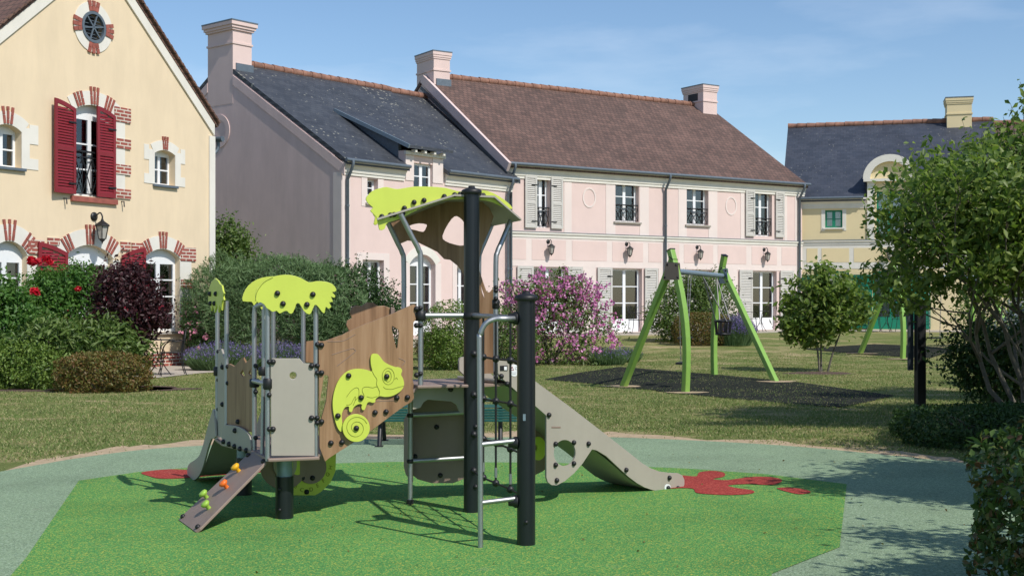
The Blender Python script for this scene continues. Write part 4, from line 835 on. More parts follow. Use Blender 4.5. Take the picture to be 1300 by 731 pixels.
# --- chameleon side of the tunnel
Q1, Q2, Q3, Q4 = gpt(534, 8.78), gpt(512.6, 9.35), gpt(608, 9.62), gpt(629.5, 9.12)
tn = PL(A+Vector((0, -.02)), Q1+Vector((0, -.02)))
k4 = lambda l: c3(l, 380, 360, 3.656)
wl = k4([(90, 268), (120, 265), (165, 258), (220, 226), (300, 190), (430, 140), (520, 100), (534, 96), (545, 108), (548, 125), (535, 140), (541, 165), (530, 180), (528, 300), (528, 420), (524, 440), (531, 465), (528, 490), (533, 530), (520, 548)])+[(512, 516), (467.5, 549), (440, 567), (418, 581), (412.8, 585.5)]+k4([(95, 760), (93, 600)])
wood = panel('chameleon_panel', tn, wl, 'wood', [k4([(114, 425), (132, 424), (136, 434), (125, 545), (96, 650), (93, 560), (108, 470)]), k4([(426, 198), (432, 196), (460, 212), (463, 225), (456, 296), (450, 302)])], t=-.0, th=.018,
             bolts=[(408, 438), (408, 473), (408, 535)]+k4([(543, 117), (543, 194), (543, 424), (501, 527), (452, 529), (402, 594), (351, 597), (300, 660)])+[(420, 562), (434, 561)])
groove(tn, [k4([(150, 330), (240, 302), (254, 305), (256, 318), (175, 382)]), k4([(355, 545), (440, 542)]), k4([(130, 268), (200, 266), (260, 235)]), k4([(460, 345), (490, 360), (475, 380)])], 'brownpanel', -.001, wood)
k5 = lambda l: c3(l, 410, 430, 5.223)
chm = [(340, 97), (362, 103), (380, 125), (400, 150), (438, 172), (478, 186), (495, 186), (512, 194), (520, 210), (513, 236), (526, 262), (533, 300), (522, 330), (495, 356), (450, 378), (405, 383), (370, 378), (345, 398), (342, 416), (325, 422), (305, 416), (290, 424), (281, 445), (272, 467), (257, 468), (251, 452), (254, 434), (235, 430), (208, 444), (195, 462), (188, 480), (174, 482), (168, 468), (168, 448), (148, 448), (130, 470), (120, 505), (124, 560), (122, 600), (112, 612), (88, 575), (66, 490), (61, 410), (76, 330), (108, 262), (158, 214), (220, 197), (282, 203), (322, 214), (314, 170), (312, 122), (322, 102)]
cham = panel('chameleon_figure', tn, k5(chm), 'lime', t=-.018, th=.014, curve=3, bolts=k5([(165, 243), (248, 388), (94, 508), (417, 248)]), parent=wood)
disc = panel('curled_tail', tn, circle(410+212/5.223, 430+587/5.223, 90/5.223, 92/5.223, 36), 'lime', t=-.034, th=.014, bolts=[k5([(212, 588)])[0]], parent=wood)
cc = lambda x, y, rx, ry: [(x+rx*math.cos(2*math.pi*i/16), y+ry*math.sin(2*math.pi*i/16)) for i in range(17)]
groove(tn, [k5(cc(428, 247, 40, 54)), k5(cc(426, 247, 22, 36)), k5([(395, 316), (410, 328), (450, 332), (490, 320), (530, 310)]), k5([(322, 214), (335, 240), (353, 268), (350, 300), (370, 345), (366, 376)]), k5([(370, 350), (355, 316), (325, 322), (290, 316), (262, 322), (256, 345), (268, 375), (262, 400)]), k5([(285, 380), (320, 388), (355, 378)]), k5([(152, 384), (180, 345), (212, 322), (232, 330), (232, 375), (212, 405)]), k5([(150, 436), (180, 430), (200, 395), (210, 380), (208, 410), (195, 440)]), k5([(470, 268), (482, 256), (490, 268)])], 'lettering', -.019, cham, .0018)
groove(tn, [k5([(212+(16+62*i/30)*math.cos(i*.42), 587+(18+62*i/30)*math.sin(i*.42)) for i in range(30)])], 'lettering', -.035, disc, .0018)
# far side of the tunnel
tf = PL(H_+Vector((0, .0)), Q2+Vector((-.02, 0)))
fw = smooth(k4([(30, 300), (32, 268), (75, 262), (110, 268), (190, 240), (232, 225), (218, 190), (222, 172), (243, 160), (235, 135), (242, 112), (262, 100), (290, 104), (315, 86), (345, 88), (365, 104), (395, 102), (420, 112), (420, 135), (430, 160), (430, 240), (428, 500), (424, 520)]), 1)+k4([(300, 520), (180, 480), (120, 380), (100, 372), (30, 365)])
panel('tunnel_panel', tf, fw, 'wood', t=0, th=.018)
panel('tunnel_post_cover', tf, k4([(422, 108), (440, 112), (440, 145), (422, 150)]), 'brownpanel', t=-.02, th=.016)
# inside floor of the tunnel: sloping crawl plate
mb = MB(); a0, a1_ = Vector((*A, ZL)), Vector((*Q1, ZR)); h0, h1_ = Vector((*H_, ZL)), Vector((*Q2, ZR)); dn = Vector((0, 0, -.02))
mb.add([a0, a1_, h1_, h0, a0+dn, a1_+dn, h1_+dn, h0+dn], [(0, 1, 2, 3), (7, 6, 5, 4), (0, 4, 5, 1), (2, 6, 7, 3), (1, 5, 6, 2), (3, 7, 4, 0)]); mb.build('tunnel_floor', M['brownpanel'], ps)
# --- tall tower: posts
P1v = Vector((-.285, 8.89)); P2v = gpt(668, 7.70); P2v = Vector((.0866, 7.70))
def blackpost(p, h, r=.056):
    o = MB().lathe((p.x, p.y, 0), [(r, -.1), (r, h-.03)], 32).build('support_post', M['blackpost'], ps)
    MB().lathe((p.x, p.y, 0), [(r+.008, h-.035), (r+.016, h-.03), (r+.016, h-.008), (r+.006, h), (r*.45, h+.012), (r*.4, h+.024), (.003, h+.026)], 28).build('post_cap', M['blackrub'], o); return o
bp1 = blackpost(P1v, 2.285); bp2 = blackpost(P2v, 1.535)
for z in (.2, .62): bolt(bp1, (P1v.x+.03, P1v.y-.05, z), (.4, -1, 0), .016)
bolt(bp2, (P2v.x+.0, P2v.y-.056, .16), (0, -1, 0), .012)
MB().plate([(-.008, -.02), (.008, -.02), (.008, .02), (-.008, .02)], [], lambda a, b, t: Vector((P2v.x-.012+a, P2v.y+t, .795+b)), -.059, -.054).build('label_plate', M['galv'], bp2)
# deck of the tall tower
dR = deck('deck', [Q1+Vector((.0, -.02)), P1v+Vector((.05, .0)), gpt(641, 9.05), Q4+Vector((.05, .05)), Q3, Q2], ZR, .03)
dpt = Vector((*Q1, 0))
# silver poles with kinked tops
def kink(p, ybend, px2, y2, z0, dz=0):
    b = Vector((p.x, p.y, EYE-(ybend-HY)*p.y/FPX)); t = PW(px2, y2, p.y+dz); up_ = b-Vector((0, 0, .07)); d = (t-b).normalized()
    return pole(smooth([Vector((p.x, p.y, z0)), Vector((p.x, p.y, z0+.3)), up_, b+d*.03, b+d*.12, t], 5, False), .019)
kp = [kink(Q1, 322, 508.5, 272, ZR-.02, -.08), kink(Q2, 325, 489, 275, ZR-.02, -.08), kink(Q3, 324, 627, 279, ZR-.02, .08), kink(Q4, 325, 650, 276, ZR-.02, .1)]
for p, ys in ((Q1, (391, 413, 474)), (Q4, (365, 369, 379, 385, 473, 480)),):
    for y in ys: bolt(ps, Vector((p.x, p.y-.02, EYE-(y-HY)*p.y/FPX)), (0, -1, 0), .017)
clamp(Q1, EYE-(401-HY)*Q1.y/FPX, .038, .07); clamp(Q4, EYE-(386-HY)*Q4.y/FPX, .028, .07); clamp(P1v, EYE-(401-HY)*P1v.y/FPX, .068, .05)
zb1 = EYE-(400.5-HY)*8.83/FPX; pole([(Q1.x, Q1.y, zb1), (P1v.x, P1v.y, zb1)], .020, name='guard_rail')
zb2 = EYE-(400-HY)*P1v.y/FPX; zb3 = EYE-(404-HY)*P2v.y/FPX; pole([(P1v.x, P1v.y, zb2), (P2v.x, P2v.y, zb3)], .0165, name='guard_rail')
for pp, z in ((P2v, zb3), (P2v, EYE-(562-HY)*P2v.y/FPX), (P2v, EYE-(636-HY)*P2v.y/FPX)):
    MB().lathe((pp.x-.054, pp.y+.0, z), [(.040, 0), (.040, .016), (.031, .028), (.027, .055)], 14, (-1, -.1, 0)).build('clamp', M['blackrub'], ps)
# --- canopy: folded sheet on four poles
rn = Vector((-.30, .955)).normalized(); ed = PL((-1.03, 8.62), (.09, 9.02))
prof = [ed.p(479, 279.5), ed.p(577, 249), ed.p(628, 251), ed.p(662, 280)]
mb = MB(); depth = .72; vs = []
for t in (0, 1):
    for (s, z), dxx in zip(prof, (-.03, -.10, -.18, -.22)):
        q = ed.m(s, z, 0); 
        for dz in (0, .014): vs.append(Vector((q.x+dxx*t, q.y+rn.y*depth*t, q.z+dz)))
fs = []
for i in range(3):
    a = 2*i; b = 2*i+2; c = 8+2*i; d = 8+2*i+2
    fs += [(a, b, d, c), (a+1, c+1, d+1, b+1), (a, a+1, b+1, b), (c, d, d+1, c+1)]
fs += [(0, 8, 9, 1), (6, 7, 15, 14)]
mb.add(vs, fs); roof_o = mb.build('canopy_roof', M['taupe'], ps)
k2c = lambda l: c3(l, 380, 220, 3.656)
leafc = [(372, 262), (360, 205), (330, 175), (343, 160), (322, 142), (310, 122), (316, 105), (340, 82), (372, 70), (405, 64), (440, 72), (470, 72), (530, 62), (600, 62), (680, 68), (730, 82), (800, 88), (850, 78), (900, 92), (950, 122), (980, 148), (988, 166), (940, 155), (900, 135), (830, 122), (740, 120), (660, 128), (560, 165), (470, 210), (412, 228), (400, 245), (396, 258)]
lf = panel('canopy_leaf', PL((-1.03, 8.66), (.09, 9.06)), k2c(leafc), 'lime', t=0, th=.014, curve=2)
edq = PL((-1.03, 8.655), (.09, 9.055))
leaf2 = [(345, 235), (352, 205), (342, 190), (360, 180), (390, 190), (410, 215), (402, 240), (395, 258), (380, 252), (370, 228), (358, 240)]
panel('canopy_leaf', PL((-1.05, 8.95), (-.2, 9.2)), k2c(leaf2), 'lime', t=0, th=.014, curve=2)
nf = edq.m(0, 0, -1)-edq.m(0, 0, 0)
for x, y in ((382, 201), (422, 194), (440, 192), (480, 186), (487, 162), (532, 135), (578, 126), (672, 108), (720, 100), (745, 98), (843, 103), (853, 103)):
    q = k2c([(x, y)])[0]; s, z = edq.p(*q); bolt(lf, edq.m(s, z, -.002), nf, .018)
# --- cut-out tree panel behind the tall post
tp = PL(gpt(500, 9.42), gpt(629, 9.30))
tr_o = k2c([(418, 235), (430, 212), (520, 180), (640, 128), (720, 112), (800, 112), (860, 118), (900, 200), (880, 260), (850, 330), (835, 390), (834, 450), (850, 500), (868, 550), (882, 552), (905, 530)])+k4([(908, 60), (908, 415), (838, 418), (834, 200), (834, 60)])+k2c([(815, 500), (770, 478), (735, 430), (700, 402), (672, 398), (640, 365), (600, 345), (545, 318), (500, 312), (470, 325), (452, 312), (440, 270)])
panel('tree_panel', tp, tr_o, 'brownpanel' if 0 else 'wood', [smooth(k2c([(508, 243), (552, 232), (590, 238), (588, 252), (575, 272), (540, 264), (512, 257)]), 2), smooth(k2c([(662, 290), (690, 232), (718, 200), (742, 205), (768, 235), (772, 290), (766, 334), (720, 330), (676, 314)]), 2), k4([(846, 20), (838, -10), (846, 40), (860, 76), (856, 50)])], t=0, th=.018)
# --- low panels under the tall deck, with rungs
up1 = PL(Q2+Vector((.02, .05)), P1v+Vector((.0, .62)))
k6 = lambda l: c3(l, 460, 460, 5.221)
panel('arched_panel', PL(Q1+Vector((0, .1)), P1v+Vector((.05, .22))), k6([(335, 152), (700, 152), (700, 330), (660, 335), (645, 322), (625, 278), (592, 258), (435, 246), (408, 262), (385, 300), (335, 312)]), 'taupe', t=0, bolts=k6([(584, 178)]))
lowp = PL(Q2+Vector((.0, .12)), P1v+Vector((.08, .62)))
panel('lower_panel', lowp, k6([(335, 235), (700, 235), (715, 700)])+[(588, 608), (575, 613), (548, 613), (530, 608), (521, 600), (520, 530)], 'brownpanel', t=0, bolts=k6([(493, 427), (350, 622)])+[(559, 603)])
panel('side_panel', PL(gpt(512, 9.9), gpt(522, 9.42)), [(512.5, 532), (517, 524), (522, 522), (522, 612), (515, 602), (512.5, 592)], 'brownpanel', t=0)
Rl = Vector((-.745, 9.22)); Rr = Vector((-.31, 9.36))
pole([(Rl.x, Rl.y, .0), (Rl.x, Rl.y, ZR-.03)], .018, name='ladder_rail'); pole([(Rr.x, Rr.y, .3), (Rr.x, Rr.y, ZR-.03)], .018, name='ladder_rail')
for y in (527, 585):
    z = EYE-(y-HY)*Rl.y/FPX; pole([(Rl.x, Rl.y, z), (Rr.x, Rr.y, z+.01)], .0155, name='rung')
    for q in (Rl, Rr): clamp(q, z, .026, .03)
MB().lathe((Rl.x, Rl.y, .0), [(.026, 0), (.026, .05)], 12).build('rail_foot', M['blackrub'], ps)
# --- arched ladder on the short post
La = gpt(610, 7.60)
lz = lambda y: EYE-(y-HY)*7.6/FPX
pts = [(La.x, La.y, .0), (La.x, La.y, .5), (La.x-.006, La.y, lz(440)), (La.x-.002, La.y, lz(425)), (La.x+.03, La.y, lz(411)), (La.x+.085, La.y+.01, lz(405)), (La.x+.15, La.y+.02, lz(404.5)), (P2v.x-.05, P2v.y, lz(404.5))]
pole([pts[0], pts[1]]+[Vector(p) for p in smooth(pts[1:], 5, False)][1:], .0165, name='ladder_rail')
MB().lathe((La.x, La.y, 0), [(.0175, -.02), (.0175, .012)], 12).build('rail_foot', M['blackrub'], ps)
for y in (564, 638): z = lz(y); pole([(La.x, La.y, z), (P2v.x-.03, P2v.y, z+.015)], .015, name='rung')
# --- climbing net between the two black posts
def np_(fr, z): q = P1v.lerp(P2v, fr); return Vector((q.x, q.y, z))
cols_ = (.24, .48, .74); net = thing('climbing_net', None, None); COL.objects.unlink(net); bpy.data.objects.remove(net)
def solve(fr, y): Z = P1v.lerp(P2v, fr).y; return EYE-(y-HY)*Z/FPX
rows = [[(0, 449), (.24, 453), (.48, 455.5), (.74, 457.5), (.97, 462)], [(0, 501), (.24, 506), (.48, 509), (.74, 512.5), (.97, 519)], [(0, 551), (.24, 557), (.48, 562), (.74, 569.5), (.97, 577)], [(0, 597), (.24, 606), (.48, 613), (.74, 621), (.97, 631)]]
nb = MB()
for r_ in rows: nb.tube(smooth([np_(f, solve(f, y)) for f, y in r_], 4, False), .0075, 8)
for i, f in enumerate(cols_): nb.tube([np_(f, solve(f, 399+i*2)), np_(f, rows[0][i+1][1] and solve(f, rows[0][i+1][1])), np_(f, solve(f, rows[3][i+1][1]))], .0075, 8)
net = nb.build('climbing_net', M['blackrub'], ps)
for r_ in rows:
    for f, y in r_[1:4]:
        c = np_(f, solve(f, y)); MB().lathe(c-Vector((0, 0, .020)), [(.008, -.003), (.020, .004), (.025, .02), (.020, .036), (.008, .043)], 12).build('rope_joint', M['blackrub'], net)
for f, y in ((0, 449), (0, 501), (0, 551), (0, 597)): bolt(bp1, np_(.045, solve(0.045, y)), P2v.to_3d()-P1v.to_3d() if 0 else Vector((.37, -1.19, 0)), .024)
for f, y in ((1, 462), (1, 519), (1, 577), (1, 631)): bolt(bp2, np_(.955, solve(.955, y)), Vector((-.37, 1.19, 0)), .024)
for i, f in enumerate(cols_):
    c = np_(f, solve(f, rows[3][i+1][1]-14)); MB().tube([c+Vector((0, 0, .03)), c-Vector((0, 0, .035))], .010, 10).build('rope_ferrule', M['steel'], net)
# --- main slide at the right
S0 = Vector((-.057, 8.98)); S1 = Vector((1.16, 9.93)); sl = PL(S0, S1)
k7 = lambda l: c3(l, 600, 440, 3.323)
so_ = [(103, 70), (108, 56), (130, 50), (160, 62), (270, 152), (420, 262), (570, 378), (680, 464), (712, 490), (745, 510), (785, 525), (830, 531), (864, 532), (882, 542), (890, 560), (890, 580), (882, 597), (866, 604), (830, 607), (790, 609), (755, 603), (722, 592), (690, 574), (655, 548), (620, 516), (560, 460), (520, 436), (500, 432), (490, 447), (460, 492), (425, 532), (385, 566), (352, 583), (330, 582), (314, 570), (308, 550), (308, 420), (308, 290), (262, 250), (190, 195), (120, 132), (104, 112)]
ssd = panel('slide_side', sl, k7(so_), 'taupe', [circle(600+385/3.323, 440+447/3.323, 46/3.323, 55/3.323, 32)], t=-.01, th=.018, bolts=k7([(317, 287), (422, 403), (345, 409), (345, 497), (422, 491), (484, 408), (643, 518), (350, 562), (825, 551), (820, 594), (861, 595), (116, 124), (141, 156)]))
st_ = panel('white_ring', sl, circle(600+818/3.323, 440+594/3.323, 4.1, 5.0, 24), 'whitepaint', [circle(600+818/3.323, 440+594/3.323, 2.0, 2.5, 18)], t=-.014, th=.003, parent=ssd)
stk = panel('warning_sticker', sl, circle(651.5, 470, 6.3, 7.6, 28), 'whitepaint', t=-.013, th=.002, parent=ssd)
panel('warning_symbol', sl, [(646.5, 470), (648.8, 464.5), (651, 470)], 'redpaint', [[(647.6, 469.2), (648.8, 466.3), (650, 469.2)]], t=-.0145, th=.0012, parent=stk)
groove(sl, [cc(654, 467, 1.5, 1.7), [(648, 472.5), (654, 472.5)], [(648.5, 474.5), (653.5, 474.5)]], 'galv', -.0145, stk, .0010, name='printed_mark')
s2 = panel('info_sticker', sl, [(633.5, 464), (643, 463.5), (643, 470.5), (633.5, 470.5)], 'blackrub', t=-.013, th=.002, parent=ssd); panel('info_box', sl, [(638.5, 465), (642, 465), (642, 469.5), (638.5, 469.5)], 'whitepaint', t=-.0145, th=.0012, parent=s2)
mb = MB(); q0, q1 = sl.p(699, 541.5), sl.p(710, 541.5); panel('slot_mark', sl, [(699, 541), (710.5, 541), (710.5, 543), (699, 543)], 'brownpanel', t=-.0125, th=.002, parent=ssd)
wdt = .46
sf_ = Frame(S0, S1-S0); outl = sl.poly([q for q in k7(so_) if 1]); 
top_only = [q for q in k7([(103, 70), (108, 56), (130, 50), (160, 62), (270, 152), (420, 262), (570, 378), (680, 464), (712, 490), (745, 510), (785, 525), (830, 531), (864, 532), (882, 542), (890, 580), (866, 604), (830, 607), (790, 609), (755, 603), (690, 574), (620, 516), (560, 460), (500, 420), (400, 345), (308, 285), (190, 195), (104, 112)])]
MB().plate(sl.poly(top_only), [], sl.m, wdt, wdt+.018).build('slide_side', M['taupe'], ps)
cl = smooth(k7([(95, 134), (150, 150), (262, 232), (420, 350), (560, 452), (650, 530), (705, 568), (760, 588), (830, 592), (868, 590)]), 3, False); cs = sl.poly(cl); vs = []
for s, z in cs:
    for w in (.0085, wdt-.001): vs += [sl.m(s, z, w)]
vs2 = [v-Vector((0, 0, .03)) for v in vs]; n = len(cs); mb = MB()
mb.add(vs+vs2, [(2*i, 2*i+2, 2*i+3, 2*i+1) for i in range(n-1)]+[(2*n+2*i+1, 2*n+2*i+3, 2*n+2*i+2, 2*n+2*i) for i in range(n-1)]+[(2*n-2, 2*n-1, 4*n-1, 4*n-2), (0, 1, 2*n+1, 2*n)], True)
mb.build('slide_chute', M['taupe'], ps)
lpz = PL(gpt(672, 9.55), gpt(700, 9.75)); lm = panel('round_panel', lpz, circle(684, 569, 9.5, 15, 28), 'lime', [circle(681, 568, 2, 3.6, 14)], t=0, th=.014)
panel('lower_panel', PL(gpt(668, 9.62), gpt(704, 9.85)), [(668, 520), (690, 510), (700, 520), (702, 590), (692, 598), (680, 604), (668, 606)], 'brownpanel', t=0.02)
MB.OFF = Vector((0, 0, 0))

# ------------------------------------------------------------------ swings
def swing_frame(label, group, A_, B2, C2, D2_, qa, qc, h=2.0):
    """two splayed A-frames of one straight and one bowed leg, joined by a crossbar"""
    base = ((A_+B2+C2+D2_)/4).to_3d(); base.z = gz(base.x, base.y); MB.OFF = base
    t = thing('swing_set', label, 'swing frame', base, 0, group)
    ta = A_.lerp(B2, qa); tc = C2.lerp(D2_, qc); g = base.z
    def leg(foot, top, topz, bow, out):
        f = Vector((*foot, gz(*foot)-.05)); pts = []
        for i in range(11):
            k = i/10; xy = foot.lerp(top, k); p = Vector((xy.x, xy.y, f.z+(topz-f.z)*k)); p += Vector((out.x, out.y, 0))*bow*math.sin(math.pi*k); pts.append(p)
        mb = MB(); dd_ = (ta-A_).to_3d().normalized()
        for a, b in zip(pts[:-1], pts[1:]): pass
        vs = []; sd_ = Vector((-dd_.y, dd_.x, 0))
        for i, p in enumerate(pts):
            tg = (pts[min(i+1, 10)]-pts[max(i-1, 0)]).normalized(); nn_ = tg.cross(sd_).normalized()
            for a, b in ((-1, -1), (1, -1), (1, 1), (-1, 1)): vs.append(p+sd_*a*.052+nn_*b*.052)
        fs = [(4*i+k, 4*i+(k+1) % 4, 4*i+4+(k+1) % 4, 4*i+4+k) for i in range(10) for k in range(4)]
        mb.add(vs, fs); mb.add(vs[:4], [(0, 1, 2, 3)]); mb.add(vs[-4:], [(3, 2, 1, 0)])
        o = mb.build('leg', M['swinggreen'], t, bevel=.012)
        e = pts[-1]; tg = (pts[-1]-pts[-2]).normalized(); MB().bar(e, e+tg*.02, .108, .108).build('leg_cap', M['blackrub'], o)
        return o
    fd = (B2-A_).normalized(); ex = .10
    leg(A_, ta+fd*(.03+.0), g+h+.20, 0, fd); leg(B2, ta-fd*.03, g+h+.34, .17, fd)
    fd2 = (C2-D2_).normalized(); leg(D2_, tc+fd2*.03, g+h+.13, 0, fd2); leg(C2, tc-fd2*.03, g+h+.40, .17, fd2)
    a = Vector((*ta, g+h)); b = Vector((*tc, g+h)); MB().tube([a, b], .045, 16).build('crossbar', M['galv'], t)
    bd = (b-a).normalized()
    for c, m_, f_ in ((a, 'brownpanel', fd), (b, 'galv', fd2)):
        for sg in (-1, 1):
            F_ = Vector((f_.x, f_.y, 0)); cc_ = c+bd*.062*sg
            pl = MB().plate([(-.20, -.15), (.20, -.15), (.17, .13), (-.13, .15)], [], lambda x, y, tt: cc_+F_*x+Vector((0, 0, y))+bd*tt, -.006, .006).build('joint_plate', M[m_], t)
            for x, y in ((-.16, -.11), (.16, -.11), (.12, .09), (-.1, .1)): bolt(pl, cc_+F_*x+Vector((0, 0, y))+bd*.006*sg, bd*sg, .02)
    MB.OFF = Vector((0, 0, 0)); return t, a, b
G_ = lambda px, py: GP(px, py).to_2d()
sw1, sa, sb = swing_frame('green framed swing set nearest the play area, holding a flat seat and a bucket seat', 'green swing frames', G_(790, 491), G_(870, 498), G_(907, 476), G_(986, 484.5), .80, .16, 2.0)
def chain(mb, a, b, r=.009):
    n = int((b-a).length/.045); d = (b-a).normalized(); s = d.orthogonal().normalized(); s2 = d.cross(s)
    mb.tube([a, b], r*.55, 5)
    for i in range(n):
        c = a.lerp(b, (i+.5)/n); q = s if i % 2 else s2
        mb.bar(c-d*.018, c+d*.018, .022 if i % 2 else .008, .008 if i % 2 else .022)
def seat_thing(name, label, fr0, fr1, seatz, cat):
    p0 = sa.lerp(sb, fr0); p1 = sa.lerp(sb, fr1); c = (p0+p1)/2; base = Vector((c.x, c.y, seatz)); t = thing(name, label, cat, base); MB.OFF = base; return t, p0, p1, base
t, p0, p1, bs = seat_thing('chain_swing', 'black flat rubber swing seat on two chains behind the bowed front leg', .10, .28, .43, 'swing')
sx = (p1-p0).normalized(); sy = Vector((-sx.y, sx.x, 0))
MB().plate(smooth([(-.22, -.07), (-.20, -.085), (.20, -.085), (.22, -.07), (.22, .07), (.20, .085), (-.20, .085), (-.22, .07)], 2), [], lambda a, b, tt: bs+sx*a+sy*b+Vector((0, 0, tt)), -.018, .018).build('seat', M['blackrub'], t)
for sg, p in ((-1, p0), (1, p1)):
    mb = MB(); chain(mb, p-Vector((0, 0, .05)), bs+sx*.19*sg+Vector((0, 0, .02))); mb.build('chain', M['rope'], t)
t, p0, p1, bs = seat_thing('chain_swing', 'black flat rubber swing seat hooked up high beside the bowed front leg', .12, .33, .86, 'swing')
MB().plate(smooth([(-.22, -.07), (-.20, -.085), (.20, -.085), (.22, -.07), (.22, .07), (.20, .085), (-.20, .085), (-.22, .07)], 2), [], lambda a, b, tt: bs+sx*a+sy*b+Vector((0, 0, tt)), -.018, .018).build('seat', M['blackrub'], t)
for sg, p in ((-1, p0), (1, p1)):
    mb = MB(); chain(mb, p-Vector((0, 0, .05)), bs+sx*.19*sg+Vector((0, 0, .02))); mb.build('chain', M['rope'], t)
# bucket seat, swung a little
bc = PW(918, 415, 23.7); MB.OFF = bc; t = thing('bucket_swing', 'black bucket swing seat for toddlers hanging on two pairs of chains', 'swing', bc)
mb = MB(); W_, Dp = .20, .15
ring = [bc+sx*(W_*math.cos(a))+sy*(Dp*math.sin(a))+Vector((0, 0, .11)) for a in [2*math.pi*i/16 for i in range(17)]]; mb.tube(ring, .022, 8)
ring2 = [bc+sx*(W_*.85*math.cos(a))+sy*(Dp*.85*math.sin(a))+Vector((0, 0, -.13)) for a in [2*math.pi*i/16 for i in range(17)]]; mb.tube(ring2, .022, 8)
for i in range(0, 16, 2): mb.tube([ring[i], ring2[i]], .018, 6)
mb.plate(circle(0, 0, W_*.85, Dp*.85, 16), [], lambda a, b, tt: bc+sx*a+sy*b+Vector((0, 0, tt)), -.15, -.12); mb.build('seat', M['blackrub'], t)
for sg in (-1, 1):
    top_ = sa.lerp(sb, .55 if sg < 0 else .84)-Vector((0, 0, .05))
    for q in (-1, 1):
        mb = MB(); mb.tube([top_, bc+sx*.19*sg+sy*.10*q+Vector((0, 0, .11))], .011, 6); mb.build('chain', M['rope'], t)
MB.OFF = Vector((0, 0, 0))
A3 = G_(1091, 449); B3 = G_(1146, 456); off = (sb-sa).to_2d()
sw2, sa2, sb2 = swing_frame('green framed swing set farther off, partly hidden by the large tree and black post', 'green swing frames', A3, B3, B3+Vector((2.6, 2.2)), B3+Vector((3.5, 1.5)), .80, .16, 2.0)
sx2 = (sb2-sa2).normalized(); p = sa2.lerp(sb2, .45); bs = Vector((p.x, p.y, gz(p.x, p.y)+.45)); MB.OFF = bs; t = thing('chain_swing', 'black flat swing seat of the farther swing set, behind the black post', 'swing', bs)
sy2 = Vector((-sx2.y, sx2.x, 0)); MB().plate([(-.22, -.08), (.22, -.08), (.22, .08), (-.22, .08)], [], lambda a, b, tt: bs+sx2*a+sy2*b+Vector((0, 0, tt)), -.018, .018).build('seat', M['blackrub'], t)
for sg in (-1, 1): mb = MB(); chain(mb, p+sx2*.25*sg-Vector((0, 0, .05)), bs+sx2*.19*sg+Vector((0, 0, .02))); mb.build('chain', M['rope'], t)
MB.OFF = Vector((0, 0, 0))

# ------------------------------------------------------------------ park bench
lft = GP(478, 564); rgt = GP(640, 561); fb = Frame((-1.53, 12.95), (1, -.0))
bt = thing('park_bench', 'dark green slatted park bench on cast iron legs behind the play tower', 'bench', (fb.o.x, 12.95, 0), fb.rz)
Lb = 1.58
for i in range(5): MB().box(0, Lb, -.026+.085*i, .026+.085*i, .262+.020*i, .284+.020*i).build('seat_slat', M['benchgreen'], bt, off=False, bevel=.004)
for i in range(5):
    y = .43+.025*i; z = .385+.064*i; MB().bar((0, y, z), (Lb, y, z), .036, .024, up=(0, -.94, .34)).build('back_slat', M['benchgreen'], bt, off=False)
for x in (.17, Lb-.17):
    mb = MB(); mb.tube(smooth([(x, -.04, .0), (x, .00, .1), (x, .06, .22), (x, .02, .26)], 4, False), .024, 8); mb.tube(smooth([(x, .50, .0), (x, .44, .1), (x, .38, .22), (x, .44, .34), (x, .49, .5), (x, .57, .66)], 4, False), .022, 8)
    mb.tube([(x, .0, .25), (x, .42, .33)], .02, 8); mb.tube(smooth([(x, .06, .2), (x, .2, .29), (x, .38, .22)], 4, False), .014, 6); mb.box(x-.04, x+.04, -.09, .01, 0, .02); mb.box(x-.04, x+.04, .46, .56, 0, .02)
    mb.build('bench_leg', M['iron'], bt, off=False)

# ------------------------------------------------------------------ black post with sign board at the right
c = GP(1168, 521); sgp = thing('sign_post', 'square black wooden post with a narrow dark board behind it, beside the low hedge', 'post', c)
sgp.rotation_euler.z = R(12)
MB().box(-.065, .065, -.05, .05, -.1, EYE+(382-380)*c.y/FPX).build('post', M['iron'], sgp, off=False, bevel=.008)
MB().box(-.155, -.07, .04, .07, .55, 1.47).build('board', M['lead'], sgp, off=False, bevel=.008)
MB().box(.07, .30, -.02, .02, 1.0, 1.45).build('board', M['lead'], sgp, off=False, bevel=.008) if 0 else None

# ------------------------------------------------------------------ wrought iron garden furniture
def table(label, loc, rz=0, r=.30, h=.72, group='round iron bistro tables'):
    t = thing('bistro_table', label, 'table', loc, rz, group)
    mb = MB(); mb.lathe((0, 0, h-.012), [(r-.01, 0), (r, .004), (r, .012), (r-.01, .014)], 28); mb.build('tabletop', M['iron'], t, off=False)
    for i in range(3):
        a = 2*math.pi*i/3+.4; d = Vector((math.cos(a), math.sin(a), 0)); MB().tube(smooth([d*.26+Vector((0, 0, h-.01)), d*.12+Vector((0, 0, h-.12)), d*.03+Vector((0, 0, h*.55)), d*.10+Vector((0, 0, h*.28)), d*.27+Vector((0, 0, .0))], 5, False), .010, 7).build('leg', M['iron'], t, off=False)
    MB().tube([Vector((.09*math.cos(a), .09*math.sin(a), h*.38)) for a in [2*math.pi*i/12 for i in range(13)]], .007, 6).build('ring', M['iron'], t, off=False); return t
